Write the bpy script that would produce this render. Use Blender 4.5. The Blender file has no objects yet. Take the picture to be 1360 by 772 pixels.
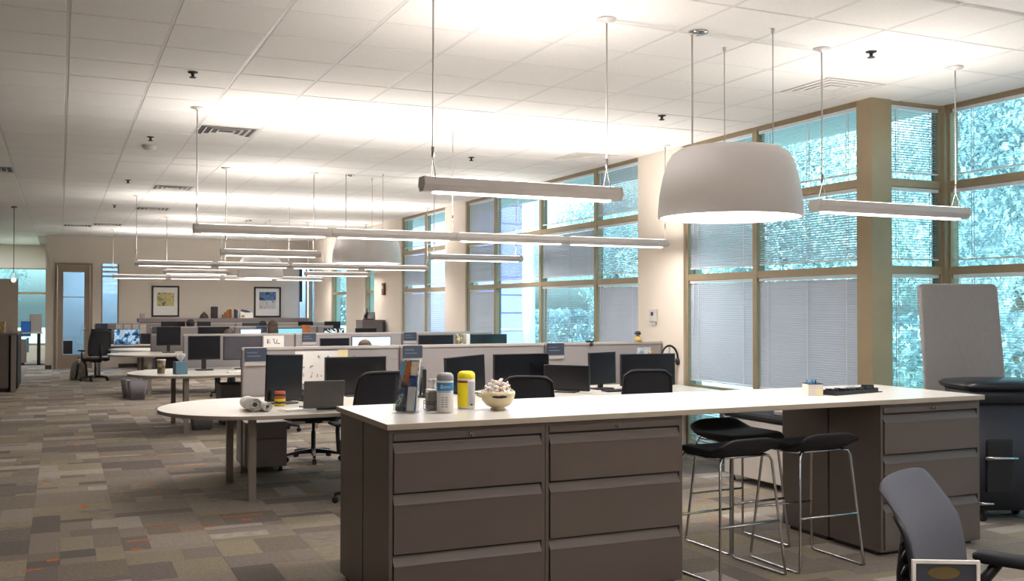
import bpy, bmesh, math, random
from mathutils import Vector, Matrix, Euler
random.seed(7)
PI = math.pi
R_ = math.radians
sc = bpy.context.scene
C = sc.collection

# ------------------------------------------------------------------ camera
FPX, YAW, PITCH, ROLL, H = 1322.0, 0.42573, 0.016245, 0.0014, 1.62
Fv = Vector((math.sin(YAW)*math.cos(PITCH), math.cos(YAW)*math.cos(PITCH), math.sin(PITCH)))
R0 = Vector((math.cos(YAW), -math.sin(YAW), 0)); U0 = R0.cross(Fv)
Rv = math.cos(ROLL)*R0 + math.sin(ROLL)*U0
Uv = math.cos(ROLL)*U0 - math.sin(ROLL)*R0
cam_d = bpy.data.cameras.new('camera'); cam = bpy.data.objects.new('camera', cam_d); C.objects.link(cam)
cam_d.sensor_fit = 'HORIZONTAL'; cam_d.sensor_width = 36.0; cam_d.lens = FPX/1360*36.0
cam_d.clip_start = 0.05; cam_d.clip_end = 300
M = Matrix((( Rv.x, Uv.x, -Fv.x, 0), (Rv.y, Uv.y, -Fv.y, 0), (Rv.z, Uv.z, -Fv.z, H), (0, 0, 0, 1)))
cam.matrix_world = M
sc.camera = cam

def PX(u, v, X=None, Y=None, Z=None, D=None):
    d = Fv + Rv*((u-680)/FPX) + Uv*((386-v)/FPX)
    t = D if D is not None else (X/d.x if X is not None else (Y/d.y if Y is not None else (Z-H)/d.z))
    return Vector((d.x*t, d.y*t, d.z*t+H))

# ------------------------------------------------------------------ world, sun, exposure
CEIL = 3.44
sc.view_settings.view_transform = 'Standard'; sc.view_settings.look = 'None'
sc.view_settings.gamma = 1.0; sc.view_settings.use_curve_mapping = False
sc.view_settings.exposure = 0.88
w = bpy.data.worlds.new('sky'); sc.world = w; w.use_nodes = True
nt = w.node_tree; nt.nodes.clear()
sky = nt.nodes.new('ShaderNodeTexSky'); sky.sky_type = 'NISHITA'; sky.sun_disc = False
sky.sun_elevation = R_(42); sky.sun_rotation = R_(250); sky.air_density = 1.3; sky.dust_density = 4.0
bg = nt.nodes.new('ShaderNodeBackground'); bg.inputs['Strength'].default_value = 0.75
wo = nt.nodes.new('ShaderNodeOutputWorld')
hs = nt.nodes.new('ShaderNodeHueSaturation'); hs.inputs['Saturation'].default_value = .35
nt.links.new(sky.outputs[0], hs.inputs['Color']); nt.links.new(hs.outputs[0], bg.inputs[0]); nt.links.new(bg.outputs[0], wo.inputs[0])
sun_d = bpy.data.lights.new('sun', 'SUN'); sun_d.energy = 6.0; sun_d.angle = R_(1.5); sun_d.color = (1, .96, .9)
sun = bpy.data.objects.new('sun', sun_d); C.objects.link(sun)
sun.rotation_euler = Vector((-0.72, -0.35, 0.75)).to_track_quat('Z', 'Y').to_euler(); sun.location = (0, 0, 20)
UP_W, DOWN_W, DRUM_W = 12.0, 9.5, 15.0      # watts of each fixture segment: up, down; and of each drum

# ------------------------------------------------------------------ materials
def lin(h):
    h = h.lstrip('#'); o = []
    for i in (0, 2, 4):
        c = int(h[i:i+2], 16)/255
        o.append(c/12.92 if c <= .04045 else ((c+.055)/1.055)**2.4)
    return (*o, 1)
MATS = {}
def mat(name, col, rough=.5, metal=0, noise=0.0, nscale=20, bump=0.0, bscale=200, emit=0, trans=0, spec=None, ior=None):
    if name in MATS: return MATS[name]
    m = bpy.data.materials.new(name); m.use_nodes = True
    n = m.node_tree.nodes; l = m.node_tree.links; b = n['Principled BSDF']
    c = lin(col) if isinstance(col, str) else (*col, 1)
    b.inputs['Base Color'].default_value = c
    b.inputs['Roughness'].default_value = rough; b.inputs['Metallic'].default_value = metal
    if spec is not None: b.inputs['Specular IOR Level'].default_value = spec
    if trans: b.inputs['Transmission Weight'].default_value = trans
    if ior: b.inputs['IOR'].default_value = ior
    if emit:
        b.inputs['Emission Color'].default_value = c; b.inputs['Emission Strength'].default_value = emit
    tc = n.new('ShaderNodeTexCoord')
    if noise:
        t = n.new('ShaderNodeTexNoise'); t.inputs['Scale'].default_value = nscale; t.inputs['Detail'].default_value = 4
        l.new(tc.outputs['Object'], t.inputs['Vector'])
        r = n.new('ShaderNodeMapRange'); r.inputs['From Min'].default_value = .3; r.inputs['From Max'].default_value = .7
        r.inputs['To Min'].default_value = 1-noise; r.inputs['To Max'].default_value = 1+noise
        l.new(t.outputs['Fac'], r.inputs['Value'])
        mx = n.new('ShaderNodeMix'); mx.data_type = 'RGBA'; mx.blend_type = 'MULTIPLY'; mx.inputs['Factor'].default_value = 1
        mx.inputs['A'].default_value = c
        l.new(r.outputs[0], mx.inputs['B']); l.new(mx.outputs['Result'], b.inputs['Base Color'])
    if bump:
        t2 = n.new('ShaderNodeTexNoise'); t2.inputs['Scale'].default_value = bscale; t2.inputs['Detail'].default_value = 2
        l.new(tc.outputs['Object'], t2.inputs['Vector'])
        bp = n.new('ShaderNodeBump'); bp.inputs['Strength'].default_value = bump; bp.inputs['Distance'].default_value = .002
        l.new(t2.outputs['Fac'], bp.inputs['Height']); l.new(bp.outputs[0], b.inputs['Normal'])
    MATS[name] = m; return m

def ramp_mat(name, scale, stops, rough=.6, vec=(1, 1, 1), kind='noise', emit=0):
    if name in MATS: return MATS[name]
    m = bpy.data.materials.new(name); m.use_nodes = True
    n = m.node_tree.nodes; l = m.node_tree.links; b = n['Principled BSDF']; b.inputs['Roughness'].default_value = rough
    tc = n.new('ShaderNodeTexCoord'); mp = n.new('ShaderNodeMapping'); mp.inputs['Scale'].default_value = vec
    l.new(tc.outputs['Object'], mp.inputs['Vector'])
    if kind == 'noise': t = n.new('ShaderNodeTexNoise'); t.inputs['Detail'].default_value = 3; o = t.outputs['Fac']
    else: t = n.new('ShaderNodeTexVoronoi'); o = t.outputs['Color']
    t.inputs['Scale'].default_value = scale
    l.new(mp.outputs[0], t.inputs['Vector'])
    r = n.new('ShaderNodeValToRGB'); r.color_ramp.interpolation = 'CONSTANT'
    els = r.color_ramp.elements
    els[0].position = stops[0][0]; els[0].color = lin(stops[0][1]); els[1].position = stops[1][0]; els[1].color = lin(stops[1][1])
    for p, c in stops[2:]:
        e = els.new(p); e.color = lin(c)
    l.new(o, r.inputs[0]); l.new(r.outputs[0], b.inputs['Base Color'])
    if emit: l.new(r.outputs[0], b.inputs['Emission Color']); b.inputs['Emission Strength'].default_value = emit
    MATS[name] = m; return m

def glass_mat(name, tint, refl=.06, rough=.02):
    m = bpy.data.materials.new(name); m.use_nodes = True
    n = m.node_tree.nodes; l = m.node_tree.links; n.clear()
    o = n.new('ShaderNodeOutputMaterial'); t = n.new('ShaderNodeBsdfTransparent'); t.inputs[0].default_value = (*tint, 1)
    g = n.new('ShaderNodeBsdfGlossy'); g.inputs['Roughness'].default_value = rough
    mx = n.new('ShaderNodeMixShader'); mx.inputs[0].default_value = refl
    l.new(t.outputs[0], mx.inputs[1]); l.new(g.outputs[0], mx.inputs[2]); l.new(mx.outputs[0], o.inputs[0])
    MATS[name] = m; return m

def leaf_mat(name, col):
    m = bpy.data.materials.new(name); m.use_nodes = True
    n = m.node_tree.nodes; l = m.node_tree.links; b = n['Principled BSDF']
    b.inputs['Roughness'].default_value = .6
    tc = n.new('ShaderNodeTexCoord'); t = n.new('ShaderNodeTexNoise'); t.inputs['Scale'].default_value = 1.3
    l.new(tc.outputs['Object'], t.inputs['Vector'])
    r = n.new('ShaderNodeValToRGB'); c = lin(col)
    r.color_ramp.elements[0].position = .35; r.color_ramp.elements[0].color = tuple(x*.6 for x in c[:3])+(1,)
    r.color_ramp.elements[1].position = .65; r.color_ramp.elements[1].color = tuple(min(1, x*1.4) for x in c[:3])+(1,)
    l.new(t.outputs['Fac'], r.inputs[0]); l.new(r.outputs[0], b.inputs['Base Color'])
    tr = n.new('ShaderNodeBsdfTranslucent'); l.new(r.outputs[0], tr.inputs[0])
    mx = n.new('ShaderNodeMixShader'); mx.inputs[0].default_value = .35
    l.new(b.outputs[0], mx.inputs[1]); l.new(tr.outputs[0], mx.inputs[2]); l.new(mx.outputs[0], n['Material Output'].inputs[0])
    MATS[name] = m; return m

m_tile = mat('ceiling_tile_white', '#e6e2dc', .9, noise=.03, nscale=60, bump=.25, bscale=160)
m_tee = mat('ceiling_tee_white', '#d4cfc9', .5)
m_wall = mat('wall_cream', '#ddd2c4', .85, noise=.015, nscale=3)
m_wallfar = mat('wall_far_beige', '#cfc4b6', .85, noise=.015, nscale=3)
m_white = mat('soffit_white', '#eeeae6', .8, noise=.01)
m_frame = mat('window_frame_bronze', '#9a896c', .45, metal=.15, noise=.05, nscale=5)
m_doorf = mat('door_tan', '#8a7a69', .5, noise=.04, nscale=6)
m_doorleaf = mat('door_leaf_tan', '#9a8a78', .5, noise=.04, nscale=6)
m_blind = mat('blind_slat', '#b9bfca', .5, noise=.03, nscale=3)
m_bhead = mat('blind_rail_white', '#d6d6d8', .4)
m_glass = glass_mat('window_glass_cyan', (.61, .85, .92), .05)
m_blueglass = glass_mat('blue_glass', (.52, .74, .95), .07)
m_top = mat('worktop_white', '#c9c3bb', .28, noise=.01, nscale=8)
m_topedge = mat('worktop_edge', '#b5a999', .5)
m_cab = mat('cabinet_taupe', '#665c56', .42, metal=.1, noise=.04, nscale=3)
m_cabin = mat('cabinet_reveal', '#2d2624', .6)
m_chrome = mat('chrome', '#b9b9bb', .18, metal=1, noise=.03)
m_steel = mat('steel_grey', '#8f8a86', .4, metal=.7, noise=.04)
m_black = mat('black_plastic', '#17161b', .45, noise=.1, nscale=30)
m_blackseat = mat('black_fabric', '#121116', .8, noise=.12, nscale=60, bump=.3, bscale=400)
m_mesh = mat('chair_mesh', '#1d1d22', .75, noise=.15, nscale=90, bump=.6, bscale=500)
m_mesh2 = mat('chair_mesh_grey', '#4b4b54', .7, noise=.12, nscale=120, bump=.6, bscale=600)
m_screen = mat('screen_off', '#100f16', .22, noise=.1, nscale=2)
m_bezel = mat('monitor_bezel', '#1a191d', .4, noise=.05)
m_fabric = mat('panel_fabric', '#97908f', .9, noise=.05, nscale=120, bump=.3, bscale=600)
m_trim = mat('panel_trim', '#b4aca6', .5, noise=.03)
m_post = mat('panel_post', '#6e6565', .5, noise=.03)
m_desk = mat('desk_white', '#dbd4ca', .32, noise=.01)
m_deskedge = mat('desk_edge', '#a3978a', .5)
m_leg = mat('desk_leg', '#8c8178', .4, metal=.3, noise=.03)
m_ped = mat('pedestal_grey', '#a29a97', .45, noise=.03)
m_sign = mat('sign_blue_grey', '#363f4f', .5, noise=.06, nscale=40)
m_signtxt = mat('sign_text', '#5f6979', .6)
m_paper = mat('paper', '#e2ded8', .8, noise=.03)
m_ink = mat('ink', '#5c5c62', .8)
m_fix = mat('fixture_white', '#c9c3c0', .4, noise=.01)
m_cable = mat('cable_white', '#b5aea8', .5)
m_glow = mat('diffuser_glow', '#fff6ee', .5, emit=2.2)
m_drum = mat('drum_shade_white', '#d6d1cf', .6, noise=.01)
m_dark = mat('dark_trim', '#2a2528', .6, noise=.05)
m_bin = mat('bin_navy', '#20222c', .45, noise=.08, nscale=6)
m_binl = mat('bin_lid', '#10111a', .35, noise=.1, nscale=10)
m_base = mat('baseboard_dark', '#3c3836', .6, noise=.05)
m_grass = mat('lawn', '#8d9a80', .9, noise=.25, nscale=.8)
m_road = mat('parking_pale', '#c9c8c4', .9, noise=.06, nscale=.6)
m_bldg = mat('lavender_cladding', '#9a8ac6', .8, noise=.03, nscale=.6)
m_lamp = mat('white_metal_post', '#f0f0f0', .5)
m_bark = mat('bark', '#6a5a4a', .9, noise=.3, nscale=8)
m_skin = mat('skin', '#b98a70', .6); m_hair = mat('dark_brown_hair', '#2b1d16', .7, noise=.3, nscale=60)

# ------------------------------------------------------------------ mesh helpers
class MB:
    def __init__(s): s.v = []; s.f = []; s.mi = []; s.sm = []; s.cur = 0
    def add(s, vs, fs, smooth=False):
        o = len(s.v); s.v += [tuple(v) for v in vs]
        for f in fs: s.f.append(tuple(i+o for i in f)); s.mi.append(s.cur); s.sm.append(smooth)
        return s
    def box(s, x0, y0, z0, x1, y1, z1):
        x0, x1 = min(x0, x1), max(x0, x1); y0, y1 = min(y0, y1), max(y0, y1); z0, z1 = min(z0, z1), max(z0, z1)
        return s.add([(x0,y0,z0),(x1,y0,z0),(x1,y1,z0),(x0,y1,z0),(x0,y0,z1),(x1,y0,z1),(x1,y1,z1),(x0,y1,z1)],
            [(0,3,2,1),(4,5,6,7),(0,1,5,4),(1,2,6,5),(2,3,7,6),(3,0,4,7)])
    def cbox(s, x0, y0, z0, x1, y1, z1, c=.01):
        pts = [(x0+c,y0),(x1-c,y0),(x1,y0+c),(x1,y1-c),(x1-c,y1),(x0+c,y1),(x0,y1-c),(x0,y0+c)]
        cx, cy = (x0+x1)/2, (y0+y1)/2; ins = []
        for p in pts: ins.append((cx+(p[0]-cx)*(1-2*c/(x1-x0)), cy+(p[1]-cy)*(1-2*c/(y1-y0))))
        return s.loft([[(*p, z0) for p in ins], [(*p, z0+c) for p in pts], [(*p, z1-c) for p in pts], [(*p, z1) for p in ins]])
    def loft(s, rings, smooth=False, caps=True, closed=True):
        n = len(rings[0]); vs = [p for r in rings for p in r]; fs = []
        for a in range(len(rings)-1):
            for i in range(n if closed else n-1):
                j = (i+1) % n; fs.append((a*n+i, a*n+j, (a+1)*n+j, (a+1)*n+i))
        if caps and closed:
            fs.append(tuple(range(n))[::-1]); fs.append(tuple((len(rings)-1)*n+i for i in range(n)))
        return s.add(vs, fs, smooth)
    def prism(s, pts, z0, z1):
        return s.loft([[(x, y, z0) for x, y in pts], [(x, y, z1) for x, y in pts]])
    def xprism(s, pts, x0, x1):      # profile in (y,z)
        return s.loft([[(x0, y, z) for y, z in pts], [(x1, y, z) for y, z in pts]])
    def tube(s, path, r, n=8, caps=True):
        path = [Vector(p) for p in path]; rs = r if isinstance(r, (list, tuple)) else [r]*len(path); rings = []
        up = None
        for i, p in enumerate(path):
            d = (path[min(i+1, len(path)-1)]-path[max(i-1, 0)]).normalized()
            if up is None:
                up = Vector((0, 0, 1)) if abs(d.z) < .9 else Vector((1, 0, 0))
            a = d.cross(up).normalized(); b = a.cross(d).normalized(); up = b
            rings.append([p+(a*math.cos(2*PI*k/n)+b*math.sin(2*PI*k/n))*rs[i] for k in range(n)])
        return s.loft(rings, True, caps)
    def lathe(s, prof, n=24, cx=0, cy=0, caps=True):
        return s.loft([[(cx+r*math.cos(2*PI*k/n), cy+r*math.sin(2*PI*k/n), z) for k in range(n)] for r, z in prof], True, caps)
    def ball(s, c, rx, ry=None, rz=None, n=12, m=8):
        ry = ry or rx; rz = rz or rx
        return s.loft([[(c[0]+rx*math.sin(PI*(j+.02)/(m+.04))*math.cos(2*PI*k/n), c[1]+ry*math.sin(PI*(j+.02)/(m+.04))*math.sin(2*PI*k/n),
                 c[2]-rz*math.cos(PI*(j+.02)/(m+.04))) for k in range(n)] for j in range(m+1)], True)
    def rot(s, mtx, a=0):
        for i in range(a, len(s.v)): s.v[i] = tuple(mtx @ Vector(s.v[i]))
        return s
    def mesh(s, name, mats):
        me = bpy.data.meshes.new(name); me.from_pydata(s.v, [], s.f)
        for m in (mats if isinstance(mats, (list, tuple)) else [mats]): me.materials.append(m)
        me.polygons.foreach_set('material_index', s.mi); me.polygons.foreach_set('use_smooth', s.sm)
        bm = bmesh.new(); bm.from_mesh(me); bmesh.ops.recalc_face_normals(bm, faces=bm.faces); bm.to_mesh(me); bm.free()
        me.update(); return me
    def build(s, name, mats, parent=None, bevel=0, loc=None, rot=None, raw=False):
        o = bpy.data.objects.new(name, s.mesh(name, mats)); C.objects.link(o)
        if parent: o.parent = parent
        if loc: o.location = loc
        if rot: o.rotation_euler = rot
        if bevel:
            b = o.modifiers.new('bevel', 'BEVEL'); b.width = bevel; b.segments = 2; b.limit_method = 'ANGLE'; b.angle_limit = R_(40)
            b.harden_normals = False
        return o
def rrect(cx, cy, w, d, r, n=5):
    p = []
    for sx, sy, a0 in ((1, -1, -PI/2), (1, 1, 0), (-1, 1, PI/2), (-1, -1, PI)):
        for k in range(n+1):
            a = a0+PI/2*k/n; p.append((cx+sx*(w/2-r)+r*math.cos(a), cy+sy*(d/2-r)+r*math.sin(a)))
    return p
def meshobj(name, me, parent=None, loc=None, rot=None, scale=None):
    o = bpy.data.objects.new(name, me); C.objects.link(o)
    if parent: o.parent = parent
    if loc: o.location = loc
    if rot: o.rotation_euler = rot
    if scale: o.scale = scale
    return o
def tag(o, label=None, cat=None, group=None, kind=None):
    if label: o['label'] = label
    if cat: o['category'] = cat
    if group: o['group'] = group
    if kind: o['kind'] = kind
    return o
def empty(name, loc, label=None, cat=None, group=None, rz=0, kind=None):
    o = bpy.data.objects.new(name, None); C.objects.link(o); o.empty_display_size = .1
    o.location = loc; o.rotation_euler = (0, 0, rz); return tag(o, label, cat, group, kind)
def box1(name, m, a, b, parent=None, bevel=0):
    return MB().box(*a, *b).build(name, m, parent, bevel)
KIDS = {}
def copy_tree(o, parent=None):
    c = o.copy(); C.objects.link(c)
    if parent: c.parent = parent
    for ch in list(o.children): copy_tree(ch, c)
    return c
def put(proto, used, loc, rz, label, group=None):
    if not used: o = proto; used.append(1)
    else: o = copy_tree(proto)
    o.location = loc; o.rotation_euler = (0, 0, rz); tag(o, label, None, group); return o
def text_mesh(txt, size, m, parent, mtx, name='lettering', shear=0, ext=.0006):
    cu = bpy.data.curves.new('t', 'FONT'); cu.body = txt; cu.size = size; cu.extrude = ext; cu.shear = shear
    cu.align_x = 'CENTER'; cu.align_y = 'CENTER'; cu.resolution_u = 3
    t = bpy.data.objects.new('t', cu); C.objects.link(t)
    bpy.context.view_layer.update()
    me = bpy.data.meshes.new_from_object(t.evaluated_get(bpy.context.evaluated_depsgraph_get()))
    bpy.data.objects.remove(t); bpy.data.curves.remove(cu)
    me.materials.clear(); me.materials.append(m)
    o = meshobj(name, me, parent); o.matrix_local = mtx; return o

# ================================================================== STRUCTURE
WX = 6.40          # inner face of the window wall
BX = 7.25          # bay window wall
FY = 28.2          # far wall
XL, YB = -6.5, -3.0
# ---- floor: slab + carpet tiles laid as rectangles
floor = MB().box(XL-.2, YB-.2, -.2, BX+.3, 33.2, -.006).build('floor', mat('floor_slab', '#3c3833', .9, noise=.05)); tag(floor, 'patchwork carpet of grey, brown and olive rectangles with orange flecks', None, None, 'structure')
PAL = ['#85796f', '#776c65', '#978b7f', '#8b7f74', '#a59a8e', '#928671', '#9a8d76', '#7f7466', '#6b615b', '#aca096', '#8c8073', '#958976']
carp = [mat('carpet_%d' % i, c, .95, noise=.16, nscale=14, bump=.5, bscale=300) for i, c in enumerate(PAL)]
m_or = mat('carpet_orange', '#c2713a', .95, noise=.3, nscale=40, bump=.5, bscale=300)
unit = []
for m in carp+[m_or]:
    unit.append(MB().box(-.5, -.5, -.006, .5, .5, 0).mesh('carpet_piece', m))
pieces = []
COL = .575
x = -.18-COL*12
while x < BX-.02:
    y = YB
    xe = min(x+COL, BX)
    while y < 32.8:
        d = random.choice((.10, .16, .22, .3, .42)); ye = min(y+d, 32.8)
        k = random.random(); W = xe-x
        cuts = [0, 1] if k < .3 else ([0, random.choice((.3, .45, .6, .72)), 1] if k < .85 else [0, .33, .7, 1])
        for a, b in zip(cuts, cuts[1:]):
            pieces.append([x+a*W, y, x+b*W, ye, random.choice((0,0,1,1,2,3,3,4,5,5,6,7,7,8,9,10,10,11))])
        y = ye
    x = xe
orng = []
for i in range(170):
    cx = random.uniform(-2, 7); cy = random.uniform(4, 27)
    if random.random() < .6: orng.append((cx, cy, random.uniform(.2, .45), .018))
    else: orng.append((cx, cy, .07, .05))
for u, v, lx, ly in ((322, 685, .30, .03), (185, 718, .16, .035), (210, 653, .04, .09), (103, 592, .06, .07), (45, 757, .12, .03), (112, 673, .06, .12), (163, 565, .05, .06), (245, 620, .4, .03), (1100-150, 690, .2, .02), (935, 665, .16, .02), (395, 645, .05, .09)):
    p = PX(u, v, Z=0); orng.append((p.x, p.y, lx, ly))
def projd(x, y, z):
    d = Vector((x, y, z-H)); f = d.dot(Fv)
    if f < .3: return None
    return 680+FPX*d.dot(Rv)/f, 386-FPX*d.dot(Uv)/f, f
def vis(x, y, z, mg=30):
    q = projd(x, y, z)
    return q is not None and -mg < q[0] < 1360+mg and -mg < q[1] < 772+mg
cand = []
for i, p in enumerate(pieces):
    cx, cy = (p[0]+p[2])/2, (p[1]+p[3])/2
    if vis(cx, cy, 0) and not (1.5 < cx < 3.3 and 4.95 < cy < 7.2) and not (cx > 3.3 and cy < 4.2):
        q = projd(cx, cy, 0); cand.append(((p[2]-p[0])*(p[3]-p[1])/q[2]**3, i))
cand.sort(reverse=True); near = set(i for _, i in cand[:290])
rest = MB()
J = .0012
for i, p in enumerate(pieces):
    h = random.uniform(-.0012, 0)
    if i in near:
        meshobj('carpet_piece', unit[p[4]], floor, ((p[0]+p[2])/2, (p[1]+p[3])/2, h), None, (p[2]-p[0]-J, p[3]-p[1]-J, 1))
    else:
        rest.cur = p[4]; a, b, c_, d = p[0]+J/2, p[1]+J/2, p[2]-J/2, p[3]-J/2
        rest.add([(a, b, h), (c_, b, h), (c_, d, h), (a, d, h), (a, b, -.006), (c_, b, -.006), (c_, d, -.006), (a, d, -.006)], [(0, 1, 2, 3), (0, 4, 5, 1), (3, 2, 6, 7)])
ro = rest.build('carpet_field', carp, floor); ro['kind'] = 'stuff'
om = MB()
for cx, cy, lx, ly in orng: om.box(cx-lx/2, cy-ly/2, -.003, cx+lx/2, cy+ly/2, .0008)
oo = om.build('orange_fleck', m_or, floor); tag(oo, 'orange yarn flecks', None, None, 'stuff')

# ---- ceiling
ceil = MB().box(XL-.2, YB-.2, CEIL+.03, BX+.3, 33.2, CEIL+.2).build('ceiling', m_white)
tag(ceil, 'white suspended tile ceiling', None, None, 'structure')
so = MB().box(XL, YB, CEIL-.004, BX, 4.26, CEIL+.03).build('plain_panel', m_white, ceil)
GX, GY, TX, TY = .03, 7.93, .61, .605
holes = []          # tiles left out for air vents
def tidx(x, y): return (math.floor((x-GX)/TX), math.floor((y-GY)/TY))
vents = [PX(295, 174, Z=CEIL), PX(228, 248, Z=CEIL), PX(203, 279, Z=CEIL), PX(140, 298, Z=CEIL), PX(94, 299, Z=CEIL), PX(4, 226, Z=CEIL), PX(1065, 124, Z=CEIL), PX(770, 207, Z=CEIL)]
vidx = [tidx(v.x, v.y) for v in vents]
tiles = []
for i in range(-11, 12):
    for j in range(-6, 42):
        x0, x1 = GX+i*TX, GX+(i+1)*TX; y0, y1 = GY+j*TY, GY+(j+1)*TY
        lim = WX if y0 > 6.5 else BX
        y0 = max(y0, 4.26); x1 = min(x1, lim); x0 = max(x0, XL); y1 = min(y1, 32.8)
        if x1-x0 < .05 or y1-y0 < .05: continue
        if (x0+x1)/2 > -.35 and y0 >= 28.2: continue
        if (i, j) in vidx: continue
        tiles.append((x0, y0, x1, y1))
cand = []
for k, t in enumerate(tiles):
    cx, cy = (t[0]+t[2])/2, (t[1]+t[3])/2
    if vis(cx, cy, CEIL, 60): cand.append((1/projd(cx, cy, CEIL)[2], k))
cand.sort(reverse=True); near = set(k for _, k in cand[:290])
def tmesh(w, d):
    g = .011
    return MB().loft([[(x, y, .012) for x, y in rrect(0, 0, w-2*g, d-2*g, .001, 1)], [(x, y, 0) for x, y in rrect(0, 0, w-2*g, d-2*g, .001, 1)],
                      [(x, y, -.005) for x, y in rrect(0, 0, w-2*g-.008, d-2*g-.008, .001, 1)]]).mesh('ceiling_tile', m_tile)
tm = {}
rest = MB()
for k, t in enumerate(tiles):
    w_, d_ = round(t[2]-t[0], 3), round(t[3]-t[1], 3); cx, cy = (t[0]+t[2])/2, (t[1]+t[3])/2
    if k in near:
        if (w_, d_) not in tm: tm[(w_, d_)] = tmesh(w_, d_)
        meshobj('ceiling_tile', tm[(w_, d_)], ceil, (cx, cy, CEIL+.004+random.uniform(-.001, .001)))
    else:
        g = .011; rest.box(t[0]+g, t[1]+g, CEIL, t[2]-g, t[3]-g, CEIL+.014)
rest.build('ceiling_tile_field', m_tile, ceil)['kind'] = 'stuff'
for i in range(-10, 12):
    x = GX+i*TX; ye = 32.8 if x < -.35 else FY
    if x > WX: ye = 6.5
    if x > BX-.05: continue
    MB().box(x-.012, 4.26, CEIL+.001, x+.012, ye, CEIL+.03).build('main_tee', m_tee, ceil)
rest = MB()
for j in range(-5, 42):
    y = GY+j*TY; xe = WX if y > 6.5 else BX
    if y > FY: xe = -.36
    if y < 32.8: rest.box(XL, y-.012, CEIL+.003, xe, y+.012, CEIL+.03)
rest.build('cross_tees', m_tee, ceil)['kind'] = 'stuff'
# air vents
m_ventd = mat('vent_dark', '#4a4542', .7)
for n, (v, (i, j)) in enumerate(zip(vents, vidx)):
    x0, y0 = GX+i*TX+.012, GY+j*TY+.012; x1, y1 = x0+TX-.024, y0+TY-.024; x1 = min(x1, WX-.02)
    cx, cy = (x0+x1)/2, (y0+y1)/2
    names = ['large square air diffuser in the ceiling above the front desks', 'square air diffuser in the ceiling, second behind the large one', 'square air diffuser in the ceiling, third from the front in its row',
             'small air diffuser in the ceiling nearest the far wall', 'dark narrow air vent in the ceiling in front of the door', 'air diffuser in the ceiling at the far left edge',
             'pale air diffuser in the ceiling beside the right window corner', 'pale air diffuser in the ceiling above the middle window bank']
    t = empty('air_vent', (cx, cy, CEIL), names[n], 'vent', 'ceiling air vents')
    s_ = min(x1-x0, y1-y0)/2
    MB().box(-s_, -s_, .005, s_, s_, .02).build('backing', m_ventd if n not in (6, 7) else m_tile, t)
    for k in range(4):
        a = s_*(1-.23*k); b = a-.028; f = MB()
        for q in (0, 1, 2, 3):
            z0, z1 = -.004, .010
            v4 = [(-a, -a, z0), (a, -a, z0), (b, -b, z1), (-b, -b, z1), (-a, -a, z0+.003), (a, -a, z0+.003), (b, -b, z1+.003), (-b, -b, z1+.003)]
            m3 = Matrix.Rotation(q*PI/2, 3, 'Z')
            f.add([m3 @ Vector(p) for p in v4], [(0, 1, 2, 3), (7, 6, 5, 4), (0, 4, 5, 1), (3, 2, 6, 7)])
        f.build('louvre', m_tee, t)

# ---- walls
def wallbox(name, a, b, m=None, parent=None):
    o = box1(name, m or m_wall, a, b, parent)
    if not parent: tag(o, None, None, None, 'structure')
    return o
ZT = CEIL+.03
wr = empty('wall_right', (WX, 0, 0), 'cream wall piers between the window banks', None, None, 0, 'structure')
for a, b in ((9.43, 10.40), (16.08, 17.08), (19.66, 21.6), (22.4, 24.0), (25.5, 27.4)):
    MB().box(0, a, 0, .25, b, ZT).build('pier', m_wall, wr)
for a, b in ((21.6, 22.4), (24.0, 25.5), (27.4, 28.2)):
    MB().box(0, a, 2.72, .25, b, ZT).build('lintel', m_wall, wr)
# far wall with door opening and two glazed openings
wf = empty('wall_far', (0, FY, 0), 'beige far wall with door, pictures and narrow glazing', None, None, 0, 'structure')
DX0, DX1, DZ = -.14, .76, 2.74
for a, b, z0, z1 in ((-.35, DX0, 0, ZT), (DX0, DX1, DZ, ZT), (DX1, .97, 0, ZT), (.97, 1.40, 0, .3), (.97, 1.40, 2.74, ZT), (1.40, 6.15, 0, ZT), (6.15, WX, 2.72, ZT), (6.15, WX, 0, .3)):
    MB().box(a, 0, z0, b, .2, z1).build('wall_section', m_wallfar, wf)
wallbox('wall_recess', (-.35, FY+.2, 0), (-.15, 33.0, ZT))
o = wallbox('wall_back', (XL, YB-.2, 0), (BX+.2, YB, ZT))
wallbox('wall_left', (XL-.2, YB, 0), (XL, 33.0, ZT))
wrec = empty('wall_recess_far', (0, 32.8, 0), None, None, None, 0, 'structure')
for a, b, z0, z1 in ((XL, -.35, 2.74, ZT), (XL, -.35, 0, .45), (XL, -5.4, .45, 2.74)):
    MB().box(a, 0, z0, b, .2, z1).build('wall_section', m_wall, wrec)
tag(box1('baseboard_far', m_base, (1.40, FY-.012, 0), (6.15, FY, .10)), None, None, None, 'structure')
tag(box1('baseboard_left', m_base, (-.35, FY-.012, 0), (DX0-.06, FY, .10)), None, None, None, 'structure')
# exterior eave over the window wall and spandrel closing wall below bay
tag(MB().box(WX+.26, 6.6, CEIL+.01, BX, 30, CEIL+.35).build('trim_1', m_white), 'white eave outside above the window banks', None, None, 'structure')

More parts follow.
